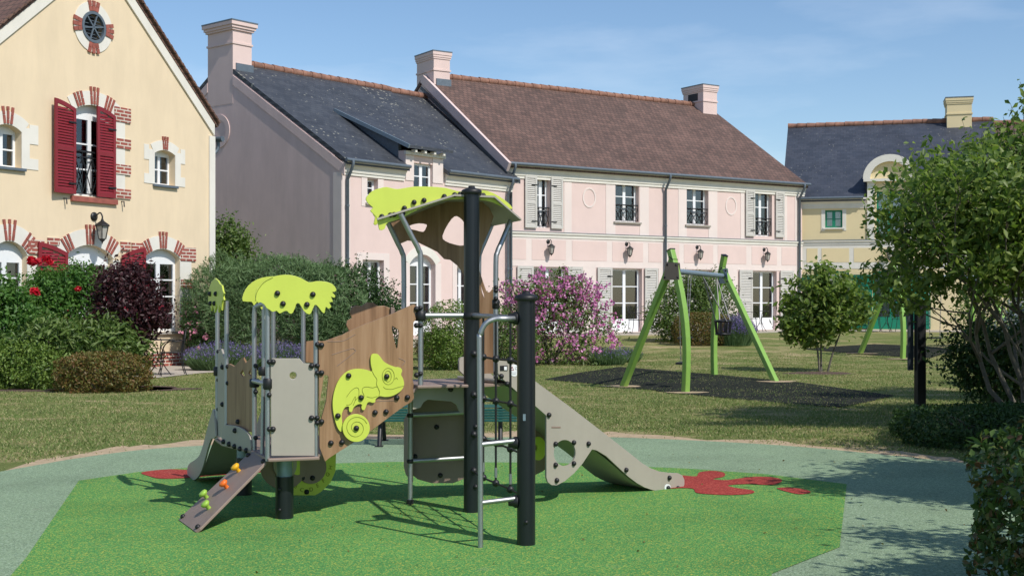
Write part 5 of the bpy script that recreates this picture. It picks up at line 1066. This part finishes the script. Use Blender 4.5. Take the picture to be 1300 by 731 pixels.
def chair(label, loc, rz=0, group='wrought iron garden chairs'):
    t = thing('garden_chair', label, 'chair', loc, rz, group); s = .20
    mb = MB(); mb.plate(smooth([(-s, -s), (s, -s), (s, s), (-s, s)], 4), [], lambda a, b, tt: Vector((a, b, tt)), .44, .455); mb.build('seat', M['iron'], t, off=False)
    for x in (-.18, .18):
        MB().tube(smooth([(x, -.18, .44), (x*1.02, -.21, .2), (x*1.1, -.26, .0)], 4, False), .010, 7).build('leg', M['iron'], t, off=False)
        MB().tube(smooth([(x, .18, .44), (x*1.02, .20, .2), (x*1.1, .26, .0)], 4, False), .010, 7).build('leg', M['iron'], t, off=False)
        MB().tube(smooth([(x, -.16, .45), (x*1.3, -.20, .56), (x*1.45, -.10, .66), (x*1.3, .10, .68), (x, .20, .70)], 5, False), .009, 7).build('armrest', M['iron'], t, off=False)
    mb = MB(); mb.tube(smooth([(-.18, .18, .44), (-.19, .22, .7), (-.12, .25, .88), (0, .26, .93), (.12, .25, .88), (.19, .22, .7), (.18, .18, .44)], 6, False), .011, 8)
    for x in (-.07, 0, .07): mb.tube(smooth([(x, .19, .45), (x*1.5, .22, .65), (x, .25, .90)], 4, False), .007, 6)
    mb.tube([(.06*math.cos(a), .235, .70+.06*math.sin(a)) for a in [2*math.pi*i/12 for i in range(13)]], .006, 6); mb.build('backrest', M['iron'], t, off=False); return t
def at(px, Z, dz=.03): x = (px-CX)*Z/FPX; return (x, Z, gz(x, Z)+dz)
table('round iron bistro table below the window sill at the corner of the yellow gabled house', at(203, 25.2, .012), .5)
chair('wrought iron chair with curved arms on the path beside the dark red shrub', at(219, 25.5, .012), R(-70))
chair('wrought iron chair between the flowering purple bush and the bowed green swing leg', at(808, 41.5), R(60)); table('round iron table partly behind the straight front leg of the nearer swing set', at(826, 41.8), .2)
table('small iron bistro table in front of the rightmost French door of the pink house', at(966, 44.5), .2, .28); chair('wrought iron chair left of the small bistro table, against the rightmost pink house door', at(953, 44.6), R(80))
table('iron bistro table before the green shuttered door of the yellow house', at(1126, 44.6), .2); chair('wrought iron chair left of the table before the green shuttered door', at(1109, 44.5), R(80)); chair('wrought iron chair right of the table before the green shuttered door', at(1142, 44.3), R(-80))
# ------------------------------------------------------------------ vegetation
def np_mesh(name, V, F, mat, parent=None, smooth_=False):
    me = bpy.data.meshes.new(name); n, k = F.shape
    me.vertices.add(len(V)); me.vertices.foreach_set('co', V.astype(np.float32).ravel())
    me.loops.add(n*k); me.loops.foreach_set('vertex_index', F.astype(np.int32).ravel())
    me.polygons.add(n); me.polygons.foreach_set('loop_start', np.arange(0, n*k, k, dtype=np.int32)); me.polygons.foreach_set('loop_total', np.full(n, k, dtype=np.int32))
    me.update(calc_edges=True); return link(name, me, mat, parent)
def unit(a): return a/np.maximum(1e-9, np.linalg.norm(a, axis=1, keepdims=True))
def leaves(name, P, O, size, mat, parent, aspect=.5, fold=.22, along=0.0, upb=.15, jit=.35):
    """P leaf centres, O outward directions; every leaf is its own folded blade"""
    n = len(P); Nn = unit(O*.6+rng.normal(size=(n, 3))*.75+np.array([0, 0, .35])); T = rng.normal(size=(n, 3))+O*along*2+np.array([0, 0, upb*3])
    T = unit(T-Nn*np.sum(T*Nn, 1, keepdims=True)); Bn = np.cross(Nn, T); s = size*(1+rng.uniform(-jit, jit, (n, 1)))
    a = P-T*s*.5; c = P+T*s*.5; m = P+T*s*.04+0*Nn; l = m-Bn*s*aspect*.5+Nn*s*fold*aspect; r = m+Bn*s*aspect*.5+Nn*s*fold*aspect
    V = np.stack([a, r, c, l], 1).reshape(-1, 3); i = np.arange(n)*4
    F = np.concatenate([np.stack([i, i+1, i+2], 1), np.stack([i, i+2, i+3], 1)])
    return np_mesh(name, V, F, mat, parent)
def lobe_pts(lobes, n, fill=.35, clump=.0, ncl=60, rough=.13, p=2.0, ground=.02):
    """points near the surface of ellipsoids (cx,cy,cz,rx,ry,rz), gathered into clumps"""
    lb = np.array(lobes, float); w = (lb[:, 3]*lb[:, 4]+lb[:, 3]*lb[:, 5]+lb[:, 4]*lb[:, 5]); w /= w.sum()
    def sample(m):
        k = rng.choice(len(lb), m, p=w); d = rng.normal(size=(m, 3)); d = unit(d)
        if p != 2: d = d/np.power(np.sum(np.abs(d)**p, 1, keepdims=True), 1/p)
        nz_ = np.sin(d[:, 0]*5+k*2.1)*np.sin(d[:, 1]*6+k)*np.cos(d[:, 2]*5+k*1.3)+.6*np.sin(d[:, 0]*13+k)*np.sin(d[:, 2]*12+k*3)*np.cos(d[:, 1]*11)
        rr = 1+rough*nz_; inner = rng.random(m) < fill
        rr = rr*np.where(inner, rng.random(m)**.45, 1-np.abs(rng.normal(0, .06, m)))
        return lb[k, :3]+d*lb[k, 3:6]*rr[:, None], unit(d/lb[k, 3:6])
    if clump:
        C, Oc = sample(ncl); k = rng.integers(0, ncl, n); g = rng.normal(size=(n, 3)); P = C[k]+g*clump*np.array([1, 1, .7]); O = unit(Oc[k]+g*.5)
        m = int(n*.4); P2, O2 = sample(m); P[:m] = P2; O[:m] = O2
    else: P, O = sample(n)
    P[:, 2] = np.where(P[:, 2] < ground, ground+np.abs(P[:, 2]-ground)*.3, P[:, 2]); return P, O
def stems(name, parent, lobes, mat='bark', r0=.02, n=9, spread=.06):
    mb = MB()
    for i in range(n):
        l = lobes[i % len(lobes)]; a = random.uniform(0, 6.28); tip = Vector((l[0]+l[3]*.6*math.cos(a), l[1]+l[4]*.6*math.sin(a), l[2]+l[5]*random.uniform(.1, .7)))
        b = Vector((random.uniform(-spread, spread), random.uniform(-spread, spread), -.05)); mid = b.lerp(tip, .5)+Vector((random.uniform(-.08, .08), random.uniform(-.08, .08), .08))
        mb.tube(smooth([tuple(b), tuple(mid), tuple(tip)], 4, False), r0, 6, r2=r0*.3)
    return mb.build(name, M[mat], parent, off=False)
def shoots(t, lobes, n, length, size, mat, upw=.5, per=11, zmin=.3, aspect=.5, spread=.8):
    P, O = lobe_pts(lobes, n*2, 0, 0, 0, .1, 2, zmin); mb = MB(); C = []; D = []; c_ = 0
    for p, o in zip(P, O):
        if o[2] < -.25 or c_ >= n: continue
        c_ += 1; d = Vector(o)+Vector((random.gauss(0, .35), random.gauss(0, .35), upw+random.gauss(0, .25))); d.normalize(); L_ = length*random.uniform(.55, 1.25)
        a = Vector(p)-d*L_*.45; b = Vector(p)+d*L_*.55; m = a.lerp(b, .5)+Vector((0, 0, L_*.06)); mb.tube([a, m, b], .006, 4, r2=.002)
        for j in range(per):
            k = .15+.85*j/(per-1); q = (a.lerp(m, k*2) if k < .5 else m.lerp(b, k*2-1)); s = Vector((random.gauss(0, 1), random.gauss(0, 1), random.gauss(0, .6))).normalized()
            C.append(list(q+s*size*.45)); D.append(list((s+d*.6).normalized()))
    tr_ = t.get('category') == 'tree'; tw = mb.build('trunk', M['bark'], t, off=False) if tr_ else None; leaves('crown' if tr_ else 'foliage', np.array(C), np.array(D), size, M[mat], t, aspect, .22, .8, 0.0)
def bush(name, label, cat, px, py, lobes, n, size, mat, flowers=None, aspect=.5, along=.2, upb=.1, fill=.35, clump=0, ncl=60, rough=.13, p=2.0, Z=None, group=None, xy=None, core=True, stem=True):
    c = Vector((xy[0], xy[1], gz(*xy))) if xy else (GP(px, py) if Z is None else Vector(at(px, Z, 0)))
    t = thing(name, label, cat, c, 0, group)
    if stem: stems('stem', t, lobes, n=9)
    P, O = lobe_pts(lobes, n, fill, clump, ncl, rough, p); leaves('foliage', P, O, size, M[mat], t, aspect, .22, along, upb)
    if flowers:
        for (fn, fs, fm, fname) in flowers:
            P, O = lobe_pts([(a, b, c_, d*1.02, e*1.02, f*1.02) for a, b, c_, d, e, f in lobes], fn, 0, 0, 0, rough, p, .1); k = 5
            PP = np.repeat(P, k, 0)+rng.normal(size=(fn*k, 3))*fs*.38; o = leaves(fname, PP, np.repeat(O, k, 0), fs*.8, M[fm], t, .9, .15, 0, 0); o['kind'] = 'stuff'
    return t
def branchy(mb, a, d, L_, r, depth, tips, gnarl=.25, up_=.12, split=3):
    pts = [a]; p = a.copy(); dd = d.normalized(); n = 4
    for i in range(n):
        dd = (dd+Vector((random.gauss(0, gnarl*.5), random.gauss(0, gnarl*.5), up_*.5))).normalized(); p = p+dd*(L_/n); pts.append(p.copy())
    mb.tube(pts, [r*(1-.42*i/n) for i in range(n+1)], 7 if r > .015 else 5)
    if depth == 0: tips.append((pts[-1], dd)); tips.append((pts[-2], dd)); return
    for i in range(split):
        q = pts[-1] if i else pts[2+random.randint(0, 1)]; ang = Vector((random.gauss(0, .6), random.gauss(0, .6), random.gauss(.1, .35)))
        branchy(mb, q, dd+ang, L_*random.uniform(.6, .8), r*.55, depth-1, tips, gnarl, up_, split)
def tree(name, label, loc, stems_, L_, r, depth, n, size, mat, crad, spread=.5, extra=None, gnarl=.25, split=3, aspect=.5, up_=.12, group=None, drop=None):
    t = thing(name, label, 'tree', loc, 0, group); mb = MB(); tips = []
    for i in range(stems_):
        a = 2*math.pi*i/stems_+random.uniform(-.4, .4); d = Vector((spread*math.cos(a), spread*math.sin(a), 1)); branchy(mb, Vector((.06*math.cos(a), .06*math.sin(a), -.08)), d, L_, r, depth, tips, gnarl, up_, split)
    if extra:
        for e in extra: mb.tube(smooth([tuple(x) for x in e], 4, False), r*.5, 6, r2=r*.15)
    mb.build('trunk', M['bark'], t, off=False)
    T = np.array([list(a) for a, b in tips]); D = np.array([list(b) for a, b in tips])
    if drop is not None:
        keep = np.array([drop(*p) for p in T]); T = T[keep]; D = D[keep]
    k = rng.integers(0, len(T), n); g = rng.normal(size=(n, 3)); P = T[k]+g*crad*np.array([1, 1, .75]); P -= D[k]*rng.random((n, 1))*crad*1.2
    cen = T.mean(0); O = unit((P-cen)*.6+g*crad+np.array([0, 0, .2])); leaves('crown', P, O, size, M[mat], t, aspect, .22, .1, 0.05); return t

# left bed, in front of the yellow house
bush('rose_bush', 'tall green rose bush with red blooms at the left edge of the photo', 'bush', 8, 487, [(0, 0, .95, .55, .5, .75), (-.3, 0, 1.5, .45, .4, .5), (.25, -.1, .8, .5, .4, .5)], 9000, .085, 'lf_rose', clump=.16, ncl=90, group=None)
bush('rose_bush', 'green rose bush with red blooms under the left red shutter of the yellow house', 'bush', 75, 478, [(0, 0, 1.2, .75, .5, .85), (.35, 0, 1.75, .5, .4, .42), (-.25, 0, 1.7, .35, .35, .35)], 11000, .085, 'lf_rose', clump=.16, ncl=110)
_b = {o.name: o for o in bpy.data.objects}
shoots(_b['rose_bush'], [(0, 0, .95, .55, .5, .75), (-.3, 0, 1.5, .45, .4, .5)], 45, .40, .075, 'lf_rose', .8, 11, .5)
shoots(_b['rose_bush.001'], [(0, 0, 1.2, .75, .5, .85), (.35, 0, 1.75, .5, .4, .42)], 60, .45, .075, 'lf_rose', .8, 11, .5)
def blooms(lst, Z, r, mat, label, cat='rose'): pass
tr = [o for o in bpy.data.objects if o.name.startswith('rose_bush')]
for (px, py, Z, r) in ((41, 331, 21.0, .075), (48, 332, 21.0, .06), (44, 370, 20.8, .07), (59, 329, 21.2, .06), (64, 333, 21.2, .055), (99, 367, 21.2, .05)):
    par = tr[0] if px < 46 else tr[1]; c = PW(px, py, Z)-par.location; n = 46; d = unit(rng.normal(size=(n, 3))); P = np.array(c)+d*r*rng.random((n, 1))**.4*np.array([1, 1, .75])
    leaves('rose_bloom', P, d, r*1.1, M['fl_red'], par, .95, .3, 0, 0)
bush('laurel_shrub', 'broad mid green shrub with long leaves in front of the red flowered rose bushes', 'bush', 95, 490, [(0, 0, .55, .95, .5, .55), (.6, 0, .65, .55, .4, .5), (-.5, .0, .7, .5, .4, .45)], 9000, .13, 'lf_small', aspect=.32, clump=.18, ncl=90, along=.5)
bush('spirea_bush', 'low yellowish green bush at the left edge in front of the taller roses', 'bush', 28, 493, [(0, 0, .35, .75, .45, .42), (-.5, 0, .45, .45, .4, .4), (.35, -.1, .28, .5, .4, .33)], 9000, .06, 'lf_yel', clump=.10, ncl=80)
bush('bronze_hedge', 'clipped low bronze green bush nearest the lawn below the dark red shrub', 'bush', 131, 497, [(0, 0, .28, .76, .5, .37)], 10000, .05, 'lf_brown', p=2.7, rough=.17, fill=.3, along=.5, upb=.5)
bush('purple_shrub', 'dark purple leaved shrub with dull red seed heads, right of the roses', 'bush', 163, 487, [(0, 0, 1.35, .60, .5, .75), (.05, 0, .6, .26, .3, .5), (-.05, 0, 1.7, .45, .4, .42), (.30, 0, 1.3, .32, .3, .40)], 12000, .075, 'lf_red', flowers=[(34, .06, 'fl_dkred', 'seed_heads')], clump=.13, ncl=120, rough=.22)
for i, (px, py, rx, ry) in enumerate(((90, 494, 1.95, .75), (165, 493, .85, .6))): blob(px, py, rx, ry, z=.009, name='bed_soil', mat='mulch')
_b = {o.name: o for o in bpy.data.objects}
shoots(_b['purple_shrub'], [(0, 0, 1.3, .62, .5, .80), (-.05, 0, 1.75, .45, .4, .42)], 75, .5, .075, 'lf_red', .8, 12, .5, .45)
shoots(_b['bronze_hedge'], [(0, 0, .30, .74, .48, .36)], 60, .16, .04, 'lf_brown', .6, 8, .1)
shoots(_b['laurel_shrub'], [(0, 0, .55, .95, .5, .55), (.6, 0, .65, .55, .4, .5)], 50, .35, .12, 'lf_small', .7, 9, .3, .32)
shoots(_b['spirea_bush'], [(0, 0, .35, .75, .45, .42)], 50, .25, .05, 'lf_yel', .6, 9, .1)
# corner between the houses
bush('feathery_shrub', 'wide feathery grey green shrub before the mauve gable wall', 'bush', 345, 452, [(0, 0, 1.25, 1.7, .9, 1.25), (-1.2, .2, 1.3, .9, .8, 1.2), (1.2, .1, 1.2, 1.1, .9, 1.15), (.3, 0, 1.9, 1.1, .7, .62)], 42000, .17, 'lf_feather', aspect=.10, along=1.0, upb=.35, rough=.16, fill=.25, Z=29.0)
bush('broadleaf_shrub', 'dense dark green shrub right of the feathery shrub, before the pink house corner', 'bush', 445, 448, [(0, 0, 1.15, 1.15, .7, 1.2), (.6, 0, .95, .75, .6, 1.05), (-.6, 0, 1.2, .8, .6, 1.1)], 16000, .075, 'lf_dark', clump=.12, ncl=140, Z=29.5, flowers=[(26, .08, 'fl_palepink', 'blossoms')])
bush('climbing_shrub', 'light green shrub with loose shoots against the corner of the mauve gable wall', 'bush', 284, 440, [(0, 0, 1.8, .75, .6, 1.3), (.1, 0, 2.9, .5, .4, .55), (.3, 0, 2.3, .6, .4, .5)], 7000, .10, 'lf_small', clump=.2, ncl=60, Z=32.5, rough=.25)
bush('pink_hydrangea', 'small bush with dusty pink blossoms at the corner of the yellow house', 'bush', 254, 462, [(0, 0, .85, .42, .35, .50), (.1, 0, .5, .4, .35, .5)], 2500, .07, 'lf_dark', flowers=[(75, .09, 'fl_palepink', 'blossoms')], Z=28.8)
_b = {o.name: o for o in bpy.data.objects}
shoots(_b['broadleaf_shrub'], [(0, 0, 1.2, 1.2, .7, 1.2), (.6, 0, 1.0, .8, .6, 1.05)], 90, .5, .07, 'lf_dark', .6, 12, .5)
shoots(_b['climbing_shrub'], [(0, 0, 1.8, .75, .6, 1.3), (.1, 0, 2.9, .5, .4, .55)], 50, .7, .10, 'lf_small', .6, 12, .8)
shoots(_b['feathery_shrub'], [(0, 0, 1.3, 1.7, .9, 1.25), (-1.2, .2, 1.3, .9, .8, 1.2), (1.2, .1, 1.3, 1.0, .9, 1.15)], 150, .5, .10, 'lf_feather', .9, 22, .6, .12)
def lavender(label, px, Z, w, d, h, n, xy=None, fl=1.0):
    c = Vector(at(px, Z, 0)); t = thing('lavender_bush', label, 'lavender', c, 0, None)
    a = rng.uniform(0, 2*math.pi, n); r = np.sqrt(rng.random(n)); b = np.stack([r*np.cos(a)*w*.65, r*np.sin(a)*d*.65, np.zeros(n)], 1)
    tip = np.stack([r*np.cos(a)*w, r*np.sin(a)*d, h*(1-.45*r**2)*rng.uniform(.75, 1.1, n)], 1)+rng.normal(size=(n, 3))*.02
    dd = tip-b; sv = unit(np.cross(dd, rng.normal(size=(n, 3))))*.004; V = np.stack([b-sv*2, b+sv*2, tip], 1).reshape(-1, 3); np_mesh('stalks', V, np.arange(n*3).reshape(-1, 3), M['lf_feather'], t)
    m = n*2; k = rng.integers(0, n, m); f = rng.random((m, 1))*.75; P = b[k]+dd[k]*f; leaves('foliage', P, unit(dd[k]), .06, M['lf_feather'], t, .14, .2, 1.0, .3)
    m = int(n*fl); k = rng.integers(0, n, m); P = tip[k]-dd[k]*rng.random((m, 1))*.12; o = leaves('blossoms', P, unit(dd[k]), .038, M['fl_lav'], t, .5, .3, 1.0, .4); o['kind'] = 'stuff'; return t
lavender('row of lavender in bloom at the foot of the feathery shrub, left half', 283, 27.2, .95, .5, .62, 3500, fl=.7)
lavender('row of lavender in bloom at the foot of the feathery shrub, right half', 355, 27.6, .95, .5, .60, 3500, fl=.9)
bush('box_bush', 'rounded pale green box bush by the lawn under the pink house french door', 'bush', 570, 446, [(0, 0, .75, .58, .5, .80), (-.1, 0, .45, .55, .5, .5)], 10000, .055, 'lf_yel', clump=.08, ncl=130, Z=27.5)
bush('box_bush', 'smaller round bronze green bush in front of the rounded pale green box bush', 'bush', 549, 457, [(0, 0, .30, .42, .38, .34)], 6000, .04, 'lf_brown', clump=.05, ncl=70)
bush('box_bush', 'green bush low behind the net, left of the flowering purple bush', 'bush', 640, 440, [(0, 0, .6, .7, .5, .7), (-.4, 0, .9, .4, .4, .5)], 8000, .06, 'lf_small', clump=.1, ncl=80, Z=28.5)
bush('lavatera_bush', 'large bush covered in purple pink flowers before the long pink house', 'bush', 700, 440, [(0, 0, .95, 1.1, .7, .95), (.85, 0, .8, .75, .6, .75), (-.55, 0, 1.0, .7, .6, .8), (.1, 0, 1.55, .75, .5, .55)], 7000, .08, 'lf_small', flowers=[(640, .085, 'fl_pink', 'blossoms')], clump=.18, ncl=90, Z=29.5, rough=.5)
mb = MB(); t = [o for o in bpy.data.objects if o.name.startswith('lavatera_bush')][0]; PF = []
for i in range(38):
    a = random.uniform(-1.3, 1.3); b = Vector((a*.6, random.uniform(-.3, .3), .8)); tp_ = Vector((a*1.05+random.uniform(-.1, .1), b.y*1.4, 1.55+.75*math.cos(a*.9)*random.uniform(.6, 1.05))); mb.tube([b, b.lerp(tp_, .5)+Vector((0, 0, .05)), tp_], .007, 5)
    for j in range(9): PF.append(list(tp_-(tp_-b)*random.uniform(0, .45)+Vector((random.gauss(0, .04), random.gauss(0, .04), 0))))
mb.build('shoot', M['lf_small'], t, off=False); PF = np.array(PF); k = 5; o = leaves('blossoms', np.repeat(PF, k, 0)+rng.normal(size=(len(PF)*k, 3))*.03, unit(rng.normal(size=(len(PF)*k, 3))), .06, M['fl_pink'], t, .9, .15, 0, 0); o['kind'] = 'stuff'
lavender('pale lavender clump at the right foot of the flowering purple bush', 772, 29.3, .55, .4, .42, 1800, fl=.25)
lavender('faded lavender clump beside the straight front leg of the nearer swing set', 796, 30.3, .42, .35, .38, 1400, fl=.15)
bush('white_rose_bush', 'wide green bush with creamy white blossoms behind the nearer swing set', 'bush', 880, 430, [(0, 0, .85, 1.15, .6, .85), (-.7, 0, .85, .6, .5, .8), (.5, 0, 1.1, .7, .5, .75), (.1, 0, 1.5, .5, .4, .5)], 15000, .075, 'lf_small', flowers=[(90, .09, 'fl_white', 'blossoms')], clump=.15, ncl=110, Z=36.5, rough=.22)
bush('copper_hedge', 'low copper brown clipped bush between the white flowered bush and the lavender', 'bush', 893, 430, [(0, 0, .42, .85, .45, .5)], 9000, .05, 'lf_brown', p=3, rough=.08, Z=35.3)
lavender('deep violet lavender behind the bowed far leg of the nearer swing set', 934, 35.2, .62, .45, .85, 3000, fl=1.6)
# small round tree on the lawn
c = GP(1043, 472)
t = thing('small_tree', 'small round leafy tree with three thin stems on the lawn between the two swing sets', 'tree', c)
mb = MB()
for sx_, sy_, hh in ((-.10, 0, 1.1), (.0, .05, 1.3), (.30, 0, 1.2)):
    mb.tube(smooth([(sx_*.4, sy_*.4, -.05), (sx_*.8, sy_, .4), (sx_*1.8, sy_, hh)], 5, False), .026, 7, r2=.012)
    for i in range(7): 
        a = random.uniform(0, 6.28); q = Vector((sx_*1.6, sy_, hh*.85)); mb.tube([q, q+Vector((math.cos(a)*.6, math.sin(a)*.4, random.uniform(.1, .8)))], .010, 5, r2=.003)
mb.build('trunk', M['bark'], t, off=False)
lobes = [(-.15, 0, 1.25, .62, .6, .52), (.3, 0, 1.3, .60, .55, .5), (0, 0, 1.65, .55, .5, .42), (-.45, 0, 1.05, .4, .4, .4), (.65, 0, 1.35, .35, .35, .35), (-.1, 0, .85, .55, .45, .30)]
P, O = lobe_pts([(a, b, c_*1.06, d*1.05, e, f*1.12) for a, b, c_, d, e, f in lobes], 4300, .3, .10, 70, .7, 2, .5); leaves('crown', P, O, .14, M['lf_tree'], t, .5, .22, .2, 0)
shoots(t, lobes, 110, .50, .12, 'lf_tree', .6, 11, .6)
# the large multi-stemmed tree at the right
random.seed(21)
tl_ = Vector((6.15, 14.8, 0))
t = tree('large_tree', 'large multi stemmed leafy tree filling the right side behind the low hedge', tl_, 8, 1.42, .036, 3, 18000, .095, 'lf_tree', .14, .58, split=3, gnarl=.38, up_=.20, drop=lambda x, y, z: z > 1.45)
lobes = [(-.7, 0, 2.2, .8, .8, .7), (.5, .2, 2.5, 1.1, .9, .9), (-1.35, -.1, 1.95, .4, .4, .28), (-.2, 0, 3.0, .8, .7, .4), (.9, 0, 2.0, .9, .7, .6)]
shoots(t, [(-.6, 0, 2.3, 1.0, .9, .9), (.4, .1, 2.7, 1.2, 1.0, .95), (-1.1, -.1, 2.0, .6, .5, .4)], 280, .72, .095, 'lf_tree', .45, 15, 1.3)
P, O = lobe_pts(lobes, 6500, .4, .11, 90, .55, 2, 1.3); leaves('crown', P, O, .095, M['lf_tree'], t, .5, .22, .2, 0)
tree('large_tree', 'slender tree behind the large multi stemmed tree at the right edge', Vector((8.6, 18.2, 0)), 5, 1.35, .06, 3, 30000, .09, 'lf_tree', .2, .5, split=3, gnarl=.3, up_=.25, drop=lambda x, y, z: z > 1.2)
# trees beside the photographer's right hand: outside the picture, their shade falls into it
tree('shade_tree', 'leafy tree on the lawn outside the right edge, shading the play surface', Vector((5.5, 8.4, 0)), 5, 1.35, .06, 3, 26000, .10, 'lf_tree', .20, .42, split=3, gnarl=.3, up_=.3, drop=lambda x, y, z: z > 1.6 and x > -1.35)
tree('shade_tree', 'leafy tree nearest the camera outside the right edge, shading the near hedge', Vector((4.9, 4.9, 0)), 5, 1.2, .06, 3, 24000, .10, 'lf_tree', .20, .42, split=3, gnarl=.3, up_=.25, drop=lambda x, y, z: z > 1.4 and x > -1.3)
tree('shade_tree', 'leafy tree outside the right edge beyond the near hedge, shading the low hedge', Vector((6.7, 11.5, 0)), 5, 1.4, .06, 3, 26000, .10, 'lf_tree', .22, .45, split=3, gnarl=.3, up_=.3, drop=lambda x, y, z: z > 1.5 and x > -1.2)
# shrubs and hedges below it
bush('low_hedge', 'long low dark hedge at the foot of the large tree, beside the black post', 'hedge', 1200, 580, [(0, 0, .17, .92, .75, .23), (.9, .2, .17, .95, .75, .23)], 20000, .045, 'lf_dark', p=3.6, rough=.06, xy=(4.98, 13.2), along=.3, upb=.4)
bush('evergreen_shrub', 'dark evergreen shrub with loose sprays right of the black post', 'bush', 1225, 515, [(0, 0, .65, .6, .5, .62), (.7, 0, .6, .6, .5, .6), (-.35, -.1, .75, .35, .3, .40)], 9000, .07, 'lf_dark', xy=(6.4, 16.6), clump=.14, ncl=70, rough=.3)
bush('silver_shrub', 'grey blue leaved shrub glimpsed behind the stems of the large tree', 'bush', 1270, 500, [(0, 0, .9, .75, .6, .65)], 5000, .08, 'lf_grey', xy=(9.3, 22), clump=.15, ncl=50)
bush('garden_shrub', 'mid green shrub far behind the large tree before the pale house', 'bush', 1250, 450, [(0, 0, .9, 1.5, .8, .9), (1.8, 0, 1.0, 1.4, .8, 1.0)], 9000, .09, 'lf_yel', xy=(13.5, 34), clump=.2, ncl=70)
bush('near_hedge', 'rounded dark hedge with reddish new shoots at the lower right corner', 'hedge', 1300, 731, [(0, 0, .44, .72, .85, .49), (1.1, .3, .48, .8, 1.0, .52)], 28000, .058, 'lf_hedge', p=4.2, rough=.07, xy=(3.02, 5.85), along=.3, upb=.3)
_b = {o.name: o for o in bpy.data.objects}
shoots(_b['white_rose_bush'], [(0, 0, .9, 1.15, .6, .85), (.5, 0, 1.2, .7, .5, .75)], 60, .5, .075, 'lf_small', .6, 11, .4)
shoots(_b['evergreen_shrub'], [(0, 0, .75, .6, .5, .62), (-.35, -.1, .75, .40, .3, .40)], 60, .4, .07, 'lf_dark', .5, 11, .3)
shoots(_b['near_hedge'], [(0, 0, .46, .72, .85, .50)], 90, .10, .05, 'lf_hedge', .7, 5, .2)
# ------------------------------------------------------------------ grass
def inside(P, poly):
    x, y = P[:, 0], P[:, 1]; r = np.zeros(len(P), bool); n = len(poly)
    for i in range(n):
        x0, y0 = poly[i]; x1, y1 = poly[(i+1) % n]
        if y0 != y1: r ^= ((y0 > y) != (y1 > y)) & (x < (x1-x0)*(y-y0)/(y1-y0)+x0)
    return r
n = 900000
yy = 10.5+ (33-10.5)*rng.random(n)**1.55; xx = rng.uniform(-.44, .44, n)*yy; P = np.stack([xx, yy], 1)
rubber = [(p[0], p[1]-.05) for p in edge]+[(5.6, 10.6), (6.8, 8), (6.5, -2), (-7.5, -2), (-7.5, 5.5), (-6.2, 9.4)]
keep = ~inside(P, rubber)
dens = np.zeros(n)
for q, (fx, fy, am) in enumerate(((.9, 1.7, .5), (2.3, 3.6, .35), (5.1, 7.9, .25), (11., 17., .2))): dens += am*np.sin(xx*fx+1.7*np.sin(yy*fy*.37+q)+q)*np.sin(yy*fy+1.4*np.sin(xx*fx*.6+2*q))
keep &= rng.random(n) < np.clip(.50+.75*dens, .10, 1)
ex = np.array([p[0] for p in edge]); ey = np.array([p[1] for p in edge]); de = yy-np.interp(xx, ex, ey); keep &= (rng.random(n) < np.clip((de-.30-.25*np.sin(xx*1.9)-.35*np.clip(-xx/4, 0, 1))/1.3, .015, 1))
keep &= ~(inside(P, MAT1) | inside(P, MAT2)) | (rng.random(n) < .22)
g2 = [tuple(FY.w(-9, 0, 0)[:2]), tuple(FY.w(.9, 0, 0)[:2]), tuple(FY.w(6, 0, 2)[:2]), (-4.9, 31.2), (-5.7, 27.0)]+G2([(255, 474), (200, 480)])+[(-8.5, 25.3)]
keep &= ~inside(P, g2)
for bx, by, brx, bry in ((90, 494, 1.95, .75), (165, 493, .85, .6), (1043, 474, .75, .55), (620, 459, 1.6, 1.0)):
    bc_ = GP(bx, by); keep &= (((P[:, 0]-bc_.x)/brx)**2+((P[:, 1]-bc_.y)/bry)**2 > .85) | (rng.random(n) < .04)
P = P[keep]; n = len(P); print('blades', n)
z = .4*np.clip((P[:, 1]-28)/12, 0, 1)**2*(3-2*np.clip((P[:, 1]-28)/12, 0, 1)); b = np.stack([P[:, 0], P[:, 1], z+.002], 1)
a = rng.uniform(0, math.pi, n); wv = np.stack([np.cos(a), np.sin(a), np.zeros(n)], 1)*(.0045+.004*rng.random((n, 1))); h = .014+.018*rng.random((n, 1))
tip = b+rng.normal(size=(n, 3))*np.array([.016, .016, 0])+np.concatenate([np.zeros((n, 2)), h], 1)
V = np.stack([b-wv, b+wv, tip], 1).reshape(-1, 3); o = np_mesh('grass', V, np.arange(n*3).reshape(-1, 3), M['grassblade']); o['kind'] = 'stuff'; setp(o, 'short dry mown grass covering the lawn', 'grass')
# fallen leaves and bits on the play surface
m = 110; P = np.stack([rng.uniform(-3.2, 4.4, m)*np.where(rng.random(m) < .6, 1, .6)+.6, rng.uniform(6.2, 12.2, m), np.full(m, .022)], 1); o = leaves('fallen_leaves', P, np.tile([0, 0, 1.0], (m, 1)), .022, M['lf_brown'], None, .6, .1, 0, 0); o['kind'] = 'stuff'; setp(o, 'scattered fallen leaves on the sage play surface near the hedges', 'fallen leaves')
